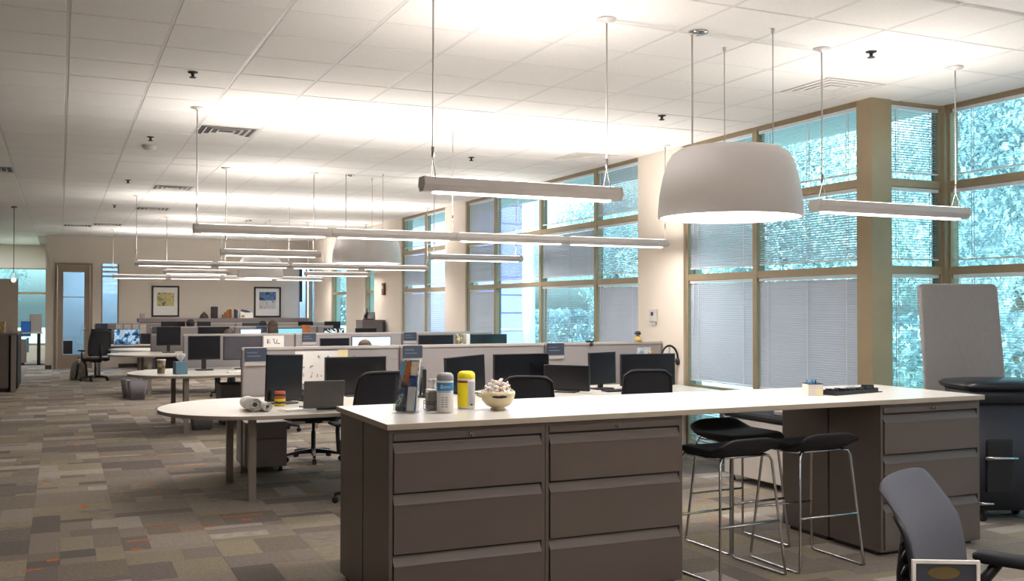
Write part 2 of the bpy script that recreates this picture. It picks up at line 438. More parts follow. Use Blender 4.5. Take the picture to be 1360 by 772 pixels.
# ---- windows
FZ = [0.06, .72, 1.95, 2.72, CEIL]        # glazing bar heights
FT = .035                                 # half width of bars
def window_bank(n, label, axis, fixed, ys, zs=FZ, endw=.05, glass=None):
    """axis 'y': bars run along y at x=fixed; axis 'x': along x at y=fixed."""
    wn = empty('window_%d' % n, (0, 0, 0), label, None, None, 0, 'structure')
    d0, d1 = fixed+.03, fixed+.13
    def bx(nm, a, b, z0, z1, m, e0=0, e1=0):
        if axis == 'y': return MB().box(d0+e0, a, z0, d1+e1, b, z1).build(nm, m, wn)
        return MB().box(a, d0+e0, z0, b, d1+e1, z1).build(nm, m, wn)
    for k, y in enumerate(ys):
        hw = endw if k in (0, len(ys)-1) else FT
        a = y if k == 0 else y-hw; b = y if k == len(ys)-1 else y+hw
        bx('mullion', a, b, 0, min(zs[-1]+.03, ZT), m_frame)
    for k, z in enumerate(zs):
        for a, b in zip(ys, ys[1:]):
            a2, b2 = (a+(endw if a == ys[0] else FT)), (b-(endw if b == ys[-1] else FT))
            z0, z1 = (z-FT, z+FT) if 0 < k < len(zs)-1 else ((z-.06, z+.03) if k == 0 else (z-.03, z+.03))
            bx('transom', a2, b2, z0, z1, m_frame, .004, -.004)
    for a, b in zip(ys, ys[1:]):
        for z0, z1 in zip(zs, zs[1:]):
            g = MB(); a2, b2 = a+.035, b-.035
            if axis == 'y': g.box(fixed+.10, a2, z0+.02, fixed+.106, b2, z1-.02)
            else: g.box(a2, fixed+.10, z0+.02, b2, fixed+.106, z1-.02)
            g.build('pane', glass or m_glass, wn)
    return wn
window_bank(1, 'two-column window bank beside the corner post', 'y', WX, [6.72, 8.20, 9.43])
window_bank(2, 'four-column middle window bank', 'y', WX, [10.40, 11.52, 13.18, 14.86, 16.08])
window_bank(3, 'two-column window bank behind the middle cubicles', 'y', WX, [17.08, 18.25, 19.66])
window_bank(4, 'narrow far window nearer the fire alarm', 'y', WX, [21.6, 22.4], [.06, 1.95, 2.72])
window_bank(5, 'narrow far window near the far wall', 'y', WX, [24.0, 25.5], [.06, 1.95, 2.72])
window_bank(6, 'tall narrow glazing in the far right corner', 'y', WX, [27.4, 28.2], [.06, 2.72], .03, m_blueglass)
window_bank(7, 'short window bank of the corner return', 'x', 6.53, [WX+.2, BX], FZ, .03)
window_bank(8, 'large bay window bank at the right edge', 'y', BX, [1.0, 2.7, 4.45, 6.56], FZ)
window_bank(9, 'window in the recess at the far left', 'x', 32.8, [-5.4, -3.7, -2.0, -.36], [.48, 2.0, 2.74])
post = MB().box(WX-.02, 6.54, 0, WX+.20, 6.72, ZT).build('trim_2', m_frame); tag(post, 'olive brown corner post between window banks', None, None, 'structure')
post = MB().box(BX-.02, 6.53, 0, BX+.14, 6.68, ZT).build('trim_3', m_frame); tag(post, 'brown inner corner post of the bay', None, None, 'structure')
wallbox('wall_right_near', (BX, YB, 0), (BX+.2, 1.0, ZT))
# glazed far-wall openings
for k, (a, b, lab, z0) in enumerate(((.97, 1.40, 'blue sidelight window beside the door', .3), (6.15, WX, 'narrow blue glazing at the far corner', .3))):
    wn = empty('window_%d' % (10+k), (0, FY, 0), lab, None, None, 0, 'structure')
    zt = 2.74 if k == 0 else 2.72
    MB().box(a+.02, .08, z0, b-.02, .09, zt).build('pane', m_blueglass, wn)
    MB().box(a, .03, z0, a+.03, .15, zt).build('mullion', m_doorf, wn); MB().box(b-.03, .03, z0, b, .15, zt).build('mullion', m_doorf, wn)
    if k == 0:
        for z in (2.62, 2.5, 2.38): MB().box(a+.03, .05, z, b-.03, .07, z+.05).build('blind_slat', m_blind, wn)
    else: MB().box(a+.03, .05, 1.75, a+.11, .07, zt).build('mullion', m_dark, wn)
# office behind the far wall, seen through the door glass and sidelights
ofc = empty('wall_office', (0, 0, 0), 'pale walls of the office behind the far wall', None, None, 0, 'structure')
MB().box(-.15, 31.6, 0, 6.7, 31.75, ZT).build('wall_section', m_wall, ofc)
MB().box(6.66, 28.4, 0, 6.8, 31.75, ZT).build('wall_section', m_wall, ofc)
MB().box(5.2, 28.4, 0, 5.3, 31.6, ZT).build('wall_section', m_wall, ofc)
for ox, oy in ((1.2, 30.2), (6.0, 30.0), (-2.2, 30.4)):  # the recess light is added only to brighten and whiten that corner
    pl = empty('ceiling_light', (ox, oy, CEIL), {1.2: 'flat ceiling light in the office behind the door', 6.0: 'flat ceiling light in the office behind the far corner', -2.2: 'added flat light brightening the far left recess'}[ox], 'lamp')
    MB().box(-.3, -.5, -.04, .3, .5, 0).build('housing', m_fix, pl); MB().box(-.27, -.47, -.045, .27, .47, -.04).build('diffuser', m_glow, pl)
    d = bpy.data.lights.new('lamp', 'AREA'); d.shape = 'RECTANGLE'; d.size = .5; d.size_y = .9; d.energy = 70; d.color = (.88, .94, 1)
    lo = bpy.data.objects.new('lamp', d); C.objects.link(lo); lo.parent = pl; lo.location = (0, 0, -.05)
# door
dr = empty('door_1', ((DX0+DX1)/2, FY, 0), 'tall tan door with a full-height blue glass panel', None, None, 0, 'structure')
hw = (DX1-DX0)/2
f = MB().box(-hw, -.03, 0, -hw+.06, .15, DZ).box(hw-.06, -.03, 0, hw, .15, DZ).box(-hw+.06, -.03, DZ-.06, hw-.06, .15, DZ); f.build('door_frame', m_doorf, dr)
lf = MB().box(-hw+.065, .03, .01, -hw+.20, .08, DZ-.065).box(hw-.20, .03, .01, hw-.065, .08, DZ-.065).box(-hw+.20, .03, .01, hw-.20, .08, .36).box(-hw+.20, .03, 2.50, hw-.20, .08, DZ-.065)
leaf = lf.build('door_leaf', m_doorleaf, dr)
MB().box(-hw+.20, .045, .36, hw-.20, .06, 2.50).build('glass', m_blueglass, leaf)
MB().box(-hw+.20, .04, 1.84, hw-.20, .05, 1.86).build('glazing_bar', m_steel, leaf)
MB().box(-hw+.21, .036, .38, -.02, .044, .72).build('sticker', m_dark, leaf)
MB().tube([(hw-.13, .03, 1.0), (hw-.13, -.04, 1.0), (hw-.24, -.04, 1.0)], .012).build('handle', m_chrome, dr)

# ================================================================== BLINDS
def slat_mesh(L, ang, n, pitch, wd=.026, t=.0007):
    b = MB(); ca, sa = math.cos(ang), math.sin(ang)
    for k in range(n):
        z = -k*pitch; r = []
        for s in (-1, 0, 1):
            cx = s*wd/2; cz = .003*(1-s*s)
            r.append((cx*ca-cz*sa, cx*sa+cz*ca))
        v = [(r[i][0], yy, z+r[i][1]) for yy in (-L/2, L/2) for i in range(3)]
        b.add(v, [(0, 1, 4, 3), (1, 2, 5, 4)])
    return b
def blind(axis, fixed, a, b, z0, z1, ang, label, grp):
    L = b-a-.02; cy = (a+b)/2; pitch = .0225; drop = z1-z0-.05; n = max(2, int((drop-.045)/pitch))
    if axis == 'y': t = empty('window_blind', (fixed, cy, z1), label, 'blind', grp)
    else: t = empty('window_blind', (cy, fixed, z1), label, 'blind', grp, -PI/2)
    MB().box(-.016, -L/2, -.034, .016, L/2, -.004).build('head_rail', m_bhead, t)
    s = slat_mesh(L, ang, n, pitch); s.rot(Matrix.Translation((0, 0, -.055)))
    s.build('slats', m_blind, t)['kind'] = 'stuff'
    zb = -.055-n*pitch
    MB().box(-.013, -L/2, zb-.006, .013, L/2, zb+.008).build('bottom_rail', m_bhead, t)
    cord = MB(); ks = (-.36, .36) if L < 1.3 else (-.4, -.02, .4)
    for k in ks:
        for xx in (-.0145, .0145): cord.box(xx-.0006, k*L-.004, zb, xx+.0006, k*L+.004, -.02)
    cord.build('ladder_cord', m_bhead, t)['kind'] = 'stuff'
    if ang > .9 or L > 1.3: MB().tube([(-.024, L/2-.08, -.02), (-.026, L/2-.08, -.55*drop)], .004, 6).build('tilt_wand', m_bhead, t)
tiers = [('floor-level', FZ[0]+.03, FZ[1]-FT), ('third-tier', FZ[1]+FT, FZ[2]-FT), ('second-tier', FZ[2]+FT, FZ[3]-FT), ('top-tier', FZ[3]+FT, FZ[4]-.03)]
st = {0: 'open', 1: 'half-open', 2: 'nearly closed', 3: 'closed'}
AN = {0: .12, 1: .55, 2: .95, 3: 1.15}
def bank(axis, fixed, ys, grid, where, cols, grp, ends=.05):
    for c in range(len(ys)-1):
        a = ys[c]+(ends if c == 0 else FT)+.004; b = ys[c+1]-(ends if c == len(ys)-2 else FT)-.004
        for t in range(4):
            s = grid[c][t]
            if s is None: continue
            nm, z0, z1 = tiers[t]
            blind(axis, fixed, a, b, z0, z1, AN[s], '%s slatted blind, %s pane, %s' % (st[s], nm, cols[c]+' '+where), grp)
# per column: (floor, third, second, top)
bank('y', WX+.062, [6.72, 8.20, 9.43], [(0, 3, 1, 0), (0, 2, 2, 1)], 'window bank by the corner post', ['wide column of', 'narrow column of'], 'blinds of the corner window bank')
bank('y', WX+.062, [10.40, 11.52, 13.18, 14.86, 16.08], [(1, 3, 1, 2), (0, 0, 3, 0), (0, None, 1, 1), (1, 3, 3, 3)], 'middle window bank',
     ['column beside the thermostat pier in', 'second column from the thermostat in', 'third column from the thermostat in', 'farthest column of'], 'blinds of the middle window bank')
bank('y', WX+.062, [17.08, 18.25, 19.66], [(1, 1, 0, 0), (3, 3, 3, 1)], 'third window bank', ['near column of', 'far column of'], 'blinds of the third window bank')
bank('x', 6.53+.062, [WX+.2, BX], [(0, 0, 0, 0)], 'narrow return window behind the corner post', ['single column of'], 'blinds of the return window', .03)
bank('y', BX+.062, [1.0, 2.7, 4.45, 6.56], [(3, 3, 3, 3), (3, 3, 3, 3), (0, 0, 0, 0)], 'bay window at the right edge', ['added unseen to cut daylight, nearest column of', 'added unseen to cut daylight, middle column of', 'far column of'], 'blinds of the bay window')  # two nearer columns are out of view, shut to hold back daylight

# ================================================================== OUTDOORS
g = tag(MB().box(BX+.35, -30, -.35, 90, 90, -.15).build('ground', m_grass), 'sunny lawn outside the windows', None, None, 'structure')
g2 = tag(MB().box(-30, 33.3, -.35, BX+.35, 90, -.15).build('ground', m_grass), 'lawn outside the recess window', None, None, 'structure')
g3 = tag(MB().box(9.5, 2, -.15, 16, 80, -.13).build('road', m_road), 'pale road outside along the windows', None, None, 'structure')
leafm = [leaf_mat('leaf_a', '#a2b2b4'), leaf_mat('leaf_b', '#b3bfbd')]
def tree_mesh(seed, r, n, m):
    rnd = random.Random(seed); b = MB(); cl = []
    for k in range(26):
        a = rnd.uniform(0, 2*PI); e = rnd.uniform(-.8, 1); q = rnd.uniform(.4, 1)
        cl.append((r*q*math.cos(a)*math.sqrt(max(0, 1-e*e*.8)), r*q*math.sin(a)*math.sqrt(max(0, 1-e*e*.8)), r*1.05*e*q))
    for k in range(n):
        c = rnd.choice(cl); rr = r*.42
        v = Vector((rnd.gauss(0, 1), rnd.gauss(0, 1), rnd.gauss(0, 1))).normalized()*rr*rnd.uniform(.55, 1)
        p = Vector(c)+v; s = rnd.uniform(.035, .075)
        q = Euler((rnd.uniform(-1.2, 1.2), rnd.uniform(-1.2, 1.2), rnd.uniform(0, 6.3))).to_matrix()
        b.add([p+q@Vector((s, 0, 0)), p+q@Vector((0, s*.55, .02)), p+q@Vector((-s, 0, 0)), p+q@Vector((0, -s*.55, .02))], [(0, 1, 2, 3)])
    return b.mesh('foliage', m)
tms = [tree_mesh(1, 2.15, 17000, leafm[0]), tree_mesh(2, 2.15, 17000, leafm[1])]
trunk = MB().tube([(0, 0, -.3), (.05, 0, 1.6), (-.05, .08, 3.2), (.1, 0, 4.6)], [.2, .16, .12, .06], 10).mesh('trunk', m_bark)
spots = [(13.7, -1.2), (13.7, 4.7), (13.7, 10.6), (13.7, 16.5), (21.6, 1.5), (21.4, 7.4), (21.6, 13.3), (21.5, 19.2), (21.6, 25.1), (21.4, 31.0), (21.5, 36.9), (14.6, 41.0), (8.4, 40.5), (27.6, 16.0), (27.8, 22.2), (27.6, 28.5), (27.6, 34.8), (-3.6, 38.6), (2.4, 38.8), (-9.6, 39.0)]
for k, (x, y) in enumerate(spots):
    t = empty('tree', (x, y, -.15), 'leafy green tree standing outside the windows', 'tree', 'trees outside the windows', random.uniform(0, 6))
    meshobj('trunk', trunk, t, None, None, (1, 1, 1))
    f = meshobj('foliage', tms[k % 2], t, (0, 0, 3.7 if k % 3 else 3.3), None, (1, 1, 1.3)); f['kind'] = 'stuff'
# hedge low
hb = MB(); rnd = random.Random(4)
for k in range(9000):
    y = rnd.uniform(-2, 37); x = 17.4+rnd.uniform(-.5, .5); z = rnd.uniform(-.1, 1.5); s = .12
    q = Euler((rnd.uniform(-1.3, 1.3), rnd.uniform(-1.3, 1.3), rnd.uniform(0, 6.3))).to_matrix(); p = Vector((x, y, z))
    hb.add([p+q@Vector((s, 0, 0)), p+q@Vector((0, s*.6, .02)), p+q@Vector((-s, 0, 0)), p+q@Vector((0, -s*.6, .02))], [(0, 1, 2, 3)])
tag(hb.build('hedge', leafm[0]), 'long green hedge outside beyond the road', 'hedge', None, 'stuff')
# lavender clad building and white post seen through the middle window
bl = empty('building', (15, 36.5, -.15), 'pale lavender clad building outside the middle windows', 'building')
bl.location = (12.1, 28.0, -.15)
MB().box(-1.6, 0, 0, 1.25, 6, 5.2).build('wall', m_bldg, bl)
for k in range(9): MB().box(-1.62, -.03, .5+k*.55, 1.25, 0, .5+k*.55+.5).build('cladding_board', m_bldg, bl)
MB().box(-1.75, -.1, 5.2, 1.4, 6.1, 5.4).build('roof', m_lamp, bl)
pp = MB().tube([(0, 0, 0), (0, 0, 5.0)], .16, 12).tube([(0, 0, 1.2), (-1.5, 0, 1.2)], .03).build('porch_post', m_lamp); pp.location = (PX(702, 430, Y=22.6).x, 22.6, -.15)
tag(pp, 'white round post outside the middle window bank', 'post')

# ================================================================== PENDANT LIGHTS
def area(name, loc, sx, sy, watts, up, parent, col=(1, .95, .92)):
    d = bpy.data.lights.new(name, 'AREA'); d.shape = 'RECTANGLE'; d.size = sx; d.size_y = sy; d.energy = watts; d.color = col
    o = bpy.data.objects.new(name, d); C.objects.link(o); o.parent = parent; o.location = loc
    if up: o.rotation_euler = (PI, 0, 0)
    return o
ZF = 2.29
hexp = [(-.030, 0), (.030, 0), (.060, .035), (.045, .080), (-.045, .080), (-.060, .035)]
def pendant(x0, x1, y, nseg, label, cabs, fork=True, near=False):
    t = empty('pendant_light', ((x0+x1)/2, y, 0), label, 'lamp', 'linear pendant lights')
    cx = (x0+x1)/2; L = (x1-x0)/nseg
    for k in range(nseg):
        a = x0+k*L-cx; b = a+L
        h = MB().xprism([(p, ZF+q) for p, q in hexp], a+(0 if k == 0 else .002), b-(0 if k == nseg-1 else .002)).build('housing', m_fix, t)
        MB().xprism([(-.027, ZF-.012), (.027, ZF-.012), (.030, ZF+.001), (-.030, ZF+.001)], a+.07, b-.07).build('diffuser', m_glow, h)
        area('lamp', ((a+b)/2, 0, ZF-.016), L-.16, .05, DOWN_W, False, t)
        area('lamp', ((a+b)/2, 0, ZF+.088), L-.34, .08, UP_W, True, t)
        MB().box(a+.05, -.035, ZF+.080, b-.05, .035, ZF+.084).build('up_lens', m_glow, h)
    for s, xx in ((-1, x0-cx), (1, x1-cx)):
        MB().xprism([(p*1.06, ZF+.04+(q-.04)*1.06) for p, q in hexp], xx-s*.012, xx+s*.004).build('end_cap', m_fix, t)
    for c in cabs:
        xx = c-cx
        MB().tube([(xx, 0, CEIL-.01), (xx, 0, ZF+.24 if fork else ZF+.09)], .0055 if near else .0065, 6).build('suspension_cable', m_cable, t)
        if fork:
            MB().tube([(xx, 0, ZF+.20), (xx, 0, ZF+.26)], .009, 8).build('cable_gripper', m_steel, t)
            MB().tube([(xx, -.05, ZF+.07), (xx, 0, ZF+.20), (xx, .05, ZF+.07)], .003, 5).build('wire_fork', m_cable, t)
        MB().lathe([(.062, CEIL-.001), (.06, CEIL-.010), (.02, CEIL-.018), (.012, CEIL-.03)], 20, xx, 0).build('ceiling_cup', m_fix, t)
    return t
RY = [5.45, 9.45, 13.42, 17.4, 21.4, 25.4]
names = ['nearest', 'third', 'fifth']
dpos = 4.07
sh = [('short linear pendant light hanging nearest, left of the near drum lamp', 'short linear pendant light right of the near drum lamp, before the corner windows'),
      ('short linear pendant light left of the middle drum lamp', 'short linear pendant light right of the middle drum lamp, before the middle windows'),
      ('short linear pendant light left of the farthest drum lamp', 'short linear pendant light right of the farthest drum lamp')]
for k, y in enumerate((RY[0], RY[2], RY[4])):
    pendant(1.90, 3.21, y, 1, sh[k][0], [1.965, 3.125], True, k == 0)
    pendant(4.79, 6.24, y, 1, sh[k][1], [4.86, 6.15], True, k == 0)
for y, lab in ((RY[1], 'long linear pendant light of four segments above the front row of desks'), (RY[3], 'long linear pendant light above the middle rows, behind the front long one'),
               (RY[5], 'farthest long linear pendant light before the far wall'), (1.45, 'long linear pendant light behind the camera')):
    pendant(1.10, 6.19, y, 4, lab, [1.125, 3.62, 6.17], True)
def drum(x, y, label, k):
    t = empty('drum_pendant', (x, y, 0), label, 'lamp', 'large white drum pendants')
    z0 = 2.215
    prof = [(.475, z0), (.478, z0+.02), (.468, z0+.14), (.445, z0+.27), (.415, z0+.37), (.385, z0+.425), (.34, z0+.455), (.30, z0+.462)]
    inner = [(r-.012, z-.006) for r, z in prof[::-1]]; inner[-1] = (prof[0][0]-.012, z0)
    s = MB().lathe(prof+inner+[prof[0]], 56, caps=False).build('shade', m_drum, t)
    MB().lathe([(.458, z0+.016), (.458, z0+.022)], 48).build('diffuser', m_glow, t)
    MB().lathe([(.30, z0+.452), (.30, z0+.462)], 40).build('top_disc', m_drum, t)
    d = bpy.data.lights.new('lamp', 'AREA'); d.shape = 'DISK'; d.size = .88; d.energy = DRUM_W; d.color = (1, .95, .92)
    o = bpy.data.objects.new('lamp', d); C.objects.link(o); o.parent = t; o.location = (0, 0, z0+.012)
    for a in (180, 60, -60):
        cx, cy = .30*math.cos(R_(a)), .30*math.sin(R_(a))
        MB().tube([(cx, cy, z0+.45), (cx, cy, CEIL-.01)], .0035 if a != 180 else .006, 6).build('suspension_cable', m_cable, t)
        MB().lathe([(.012, CEIL-.001), (.012, CEIL-.03)], 10, cx, cy).build('cable_anchor', m_fix, t)
    MB().lathe([(.065, CEIL-.001), (.062, CEIL-.016), (.03, CEIL-.024)], 24, -.25, 0).build('canopy', m_chrome, t)
drum(4.07, RY[0], 'large white drum pendant lamp, the nearest, before the corner windows', 0)
drum(3.87, RY[2], 'white drum pendant lamp over the middle rows, second from the front', 1)
drum(3.85, RY[4], 'smallest looking white drum pendant lamp, farthest back', 2)
# sprinklers, smoke detector
spr = MB().lathe([(.04, CEIL-.001), (.036, CEIL-.008), (.014, CEIL-.012), (.012, CEIL-.035), (.028, CEIL-.042), (.026, CEIL-.046)], 14)
spm = spr.mesh('sprinkler_head', m_dark)
for u, v, lab in ((256, 99, 'ceiling sprinkler left of the long pendant cable'), (1157, 72, 'ceiling sprinkler above the right corner post'), (879, 156, 'ceiling sprinkler left of the near drum lamp cable'), (626, 211, 'ceiling sprinkler above the near short pendant'),
                  (200, 184, 'ceiling sprinkler beside the smoke detector'), (170, 241, 'small ceiling sprinkler left of the second diffuser'), (152, 274, 'small ceiling sprinkler left of the third diffuser')):
    p = PX(u, v, Z=CEIL-.02); tag(meshobj('sprinkler', spm, None, (p.x, p.y, 0)), lab, 'sprinkler', 'ceiling sprinklers')
p = PX(198, 197, Z=CEIL-.03)
tag(MB().lathe([(.075, CEIL-.001), (.075, CEIL-.02), (.055, CEIL-.045), (.02, CEIL-.052)], 24, p.x, p.y).build('smoke_detector', m_fix), 'round white smoke detector on the ceiling behind a sprinkler', 'detector')

# ================================================================== FILE CABINET ISLAND
CXL, CYF, CYBK = 1.515, 4.875, 5.90
top = MB().box(CXL, CYF, .988, 5.765, CYBK, 1.02)
top.mi = [0 if i == 1 else 1 for i in range(6)]
t = top.build('worktop', [m_top, m_topedge], None, .003); tag(t, 'long white island worktop lying across the taupe file cabinets', 'worktop')
def cabinet(x0, x1, front, label):
    w_ = x1-x0; dp = .485
    c = empty('file_cabinet', ((x0+x1)/2, CYF+.018 if front else CYBK-.018, 0), label, 'cabinet', 'lateral file cabinets under the island top', 0 if front else PI)
    h = w_/2-.001; f = MB()
    f.box(-h, .012, .03, -h+.02, dp, .987).box(h-.02, .012, .03, h, dp, .987).box(-h+.02, dp-.015, .03, h-.02, dp, .987)
    f.box(-h+.02, .012, .967, h-.02, dp-.015, .987).box(-h+.02, .012, .03, h-.02, dp-.015, .045)
    f.build('body', m_cab, c)
    MB().box(-h+.02, .03, .05, h-.02, .04, .96).build('inner_reveal', m_cabin, c)
    MB().box(-h+.02, .07, 0, h-.02, dp-.03, .03).build('plinth', m_cabin, c)
    MB().box(-h+.02, .002, .930, h-.02, .028, .966).build('top_rail', m_cab, c)
    for k, (z0, z1) in enumerate(((.664, .922), (.350, .656), (.045, .342))):
        a = h-.024
        pf = [(0, z0), (0, z1-.055), (.003, z1-.048), (.024, z1-.014), (.026, z1-.006), (.028, z1-.006), (.028, z0)]
        dw = MB().xprism(pf, -a, a).build('drawer', m_cab, c)
        MB().box(-a, -.003, z1-.060, a, .001, z1-.054).build('pull_lip', m_cab, dw)
    lk = MB(); lk.lathe([(.009, 0), (.009, .012), (.006, .014)], 14); lk.rot(Matrix.Translation((0, .003, .948)) @ Matrix.Rotation(PI/2, 4, 'X')); lk.build('lock', m_chrome, c)
    kk = MB().box(-.002, -.028, .938, .002, -.011, .958); kk.build('key', m_steel, c)
    return c
cabinet(1.535, 2.425, True, 'taupe three-drawer file cabinet at the left front of the island')
cabinet(2.427, 3.320, True, 'taupe three-drawer file cabinet, second along the island front')
cabinet(1.535, 2.425, False, 'taupe file cabinet back to back behind the left front one')
cabinet(2.427, 3.320, False, 'taupe file cabinet back to back behind the second front one')
cabinet(4.850, 5.745, True, 'taupe three-drawer file cabinet at the right end of the island front')
cabinet(4.850, 5.745, False, 'taupe file cabinet back to back at the right end of the island')

# ================================================================== BAR STOOLS
def make_stool():
    t = empty('bar_stool', (0, 0, 0), 'x', 'stool', 'bar stools at the island')
    # seat: curved shell, low back at -y
    rings = []
    nx, ny = 14, 14
    def surf(u, v):      # u across, v front(0)->back(1)
        x = (u-.5)*.50*(1-.12*abs(2*v-1)**3); y = .22-.44*min(v, .86)/.86*1.0
        z = .765+.008*(2*u-1)**2
        if v > .70:
            q = (v-.70)/.30; z += .075*q**1.3*(1-.55*abs(2*u-1)**4); y = .22-.44*(.70/.86)-.08*q
        if v < .12: z -= .02*((.12-v)/.12)**2
        return Vector((x, y, z))
    vs = []; fs = []
    for lay in (0, 1):
        for j in range(ny+1):
            for i in range(nx+1):
                p = surf(i/nx, j/ny)
                if lay:
                    e = min(i, nx-i, j, ny-j); p = p+Vector((0, 0, -.028-.018*min(e, 2)/2))
                    if j > ny*.7: p += Vector((0, -.018, .02))
                vs.append(p)
    N = (nx+1)*(ny+1)
    for j in range(ny):
        for i in range(nx):
            a = j*(nx+1)+i
            fs.append((a, a+1, a+nx+2, a+nx+1)); fs.append((N+a+nx+1, N+a+nx+2, N+a+1, N+a))
    for i in range(nx): fs.append((i, N+i, N+i+1, i+1)); a = ny*(nx+1)+i; fs.append((a, a+1, N+a+1, N+a))
    for j in range(ny): a = j*(nx+1); fs.append((a, a+nx+1, N+a+nx+1, N+a)); a += nx; fs.append((a, N+a, N+a+nx+1, a+nx+1))
    MB().add(vs, fs, True).build('seat', m_blackseat, t)
    MB().tube([(-.2, -.13, .72), (.2, -.13, .72), (.2, .13, .72), (-.2, .13, .72), (-.2, -.13, .72)], .008).build('seat_rail', m_chrome, t)
    for s in (-1, 1):
        path = [(s*.15, -.15, .725), (s*.185, -.17, .72), (s*.20, -.178, .69), (s*.25, -.235, .04), (s*.255, -.235, .012), (s*.255, -.21, .008), (s*.255, .21, .008), (s*.255, .235, .012), (s*.25, .235, .04), (s*.20, .178, .69), (s*.185, .17, .72), (s*.15, .15, .725)]
        MB().tube(path, .0085, 8).build('sled_leg', m_chrome, t)
    MB().tube([(-.228, .213, .33), (.228, .213, .33)], .008).build('footrest', m_chrome, t)
    MB().tube([(-.228, -.213, .33), (.228, -.213, .33)], .008).build('stretcher', m_chrome, t)
    return t
stool = make_stool(); used = []
put(stool, used, (4.335, 5.02, 0), 0, 'black bar stool with chrome sled legs beside the right island cabinet')
put(stool, used, (3.72, 5.02, 0), R_(4), 'black bar stool with chrome sled legs beside the left island cabinets')
put(stool, used, (4.22, 5.58, 0), PI+R_(3), 'black bar stool on the far side of the island, its back upright')

# ================================================================== TASK CHAIRS
def make_chair():
    t = empty('office_chair', (0, 0, 0), 'x', 'chair', 'black mesh office chairs')
    MB().lathe([(.028, .06), (.032, .12), (.024, .13), (.024, .30), (.016, .31), (.016, .43)], 14).build('gas_column', m_black, t)
    for k in range(5):
        a = 2*PI*k/5+.3; mx = Matrix.Rotation(a, 4, 'Z')
        l = MB().loft([[(.02, -.026, .075), (.02, .026, .075), (.02, .022, .125), (.02, -.022, .125)], [(.18, -.020, .075), (.18, .020, .075), (.18, .016, .108), (.18, -.016, .108)], [(.305, -.014, .062), (.305, .014, .062), (.305, .010, .085), (.305, -.010, .085)]])
        l.rot(mx); lg = l.build('base_leg', m_black, t)
        cst = MB()
        for s in (-1, 1):
            w0 = MB().lathe([(.020, -.008), (.0275, -.006), (.0275, .006), (.020, .008)], 14); w0.rot(Matrix.Translation((.295, s*.012, .0275)) @ Matrix.Rotation(PI/2, 4, 'X')); cst.add(w0.v, w0.f, True)
        cst.box(.285, -.004, .03, .305, .004, .065); cst.rot(mx); cst.build('caster', m_black, lg)
    st_ = MB()
    st_.loft([[(x*.92, y*.92, .435) for x, y in rrect(0, .01, .50, .48, .10)], [(x, y, .455) for x, y in rrect(0, .01, .50, .48, .10)], [(x, y, .485) for x, y in rrect(0, .01, .50, .48, .10)], [(x*.9, y*.9, .505) for x, y in rrect(0, .01, .50, .48, .10)]], True)
    st_.build('seat', m_blackseat, t)
    MB().cbox(-.09, -.12, .40, .09, .12, .44, .008).build('mechanism', m_black, t)
    # back
    def bp(u, v):
        wv = .235*(1-.10*v**2)*(1 if v > .12 else .93)
        x = (2*u-1)*wv; y = -.235-.05*v+.035*(2*u-1)**2*1.0-.05*math.sin(v*PI)*.5*-1-.03*v*v; z = .56+.53*v-.05*abs(2*u-1)**6*v
        return Vector((x, y, z))
    n = 10; vs = []; fs = []
    for s in (0, 1):
        for j in range(n+1):
            for i in range(n+1): vs.append(bp(i/n, j/n)+Vector((0, -.008*s, 0)))
    N = (n+1)**2
    for j in range(n):
        for i in range(n):
            a = j*(n+1)+i; fs.append((a, a+1, a+n+2, a+n+1)); fs.append((N+a+n+1, N+a+n+2, N+a+1, N+a))
    MB().add(vs, fs, True).build('backrest_mesh', m_mesh, t)
    path = [bp(i/8, 0) for i in range(9)]+[bp(1, j/8) for j in range(1, 9)]+[bp(1-i/8, 1) for i in range(1, 9)]+[bp(0, 1-j/8) for j in range(1, 9)]
    MB().tube([p+Vector((0, -.004, 0)) for p in path], .014, 8).build('backrest_frame', m_black, t)
    MB().tube([(0, -.10, .42), (0, -.24, .44), (0, -.285, .58), (0, -.30, .80)], [.022, .024, .02, .014], 8).build('back_support', m_black, t)
    for s in (-1, 1):
        a = MB().tube([(s*.20, .0, .42), (s*.285, 0, .44), (s*.295, .0, .60), (s*.29, .01, .645)], [.016, .018, .018, .016], 8).build('armrest', m_black, t)
        MB().cbox(s*.29-.045, -.10, .645, s*.29+.045, .14, .675, .010).build('arm_pad', m_blackseat, a)
    return t
chair = make_chair(); used = []
put(chair, used, (2.36, 8.02, 0), R_(4), 'black office chair behind the left end of the island, at the front desk')
put(chair, used, (3.74, 7.90, 0), R_(-25), 'black office chair at the middle front desk, behind the candy bowl').scale = (.95, .95, .94)
put(chair, used, (4.84, 7.80, 0), R_(-20), 'black office chair at the right front desk before the wide monitor').scale = (.97, .97, .97)
put(chair, used, (2.44, 10.45, 0), R_(170), 'black office chair behind the front partition, its base showing under the desk')
put(chair, used, (.70, 23.4, 0), R_(20), 'black office chair at the far left beside the backpack')
put(chair, used, (2.55, 13.0, 0), R_(30), 'black office chair under the second-row desk')

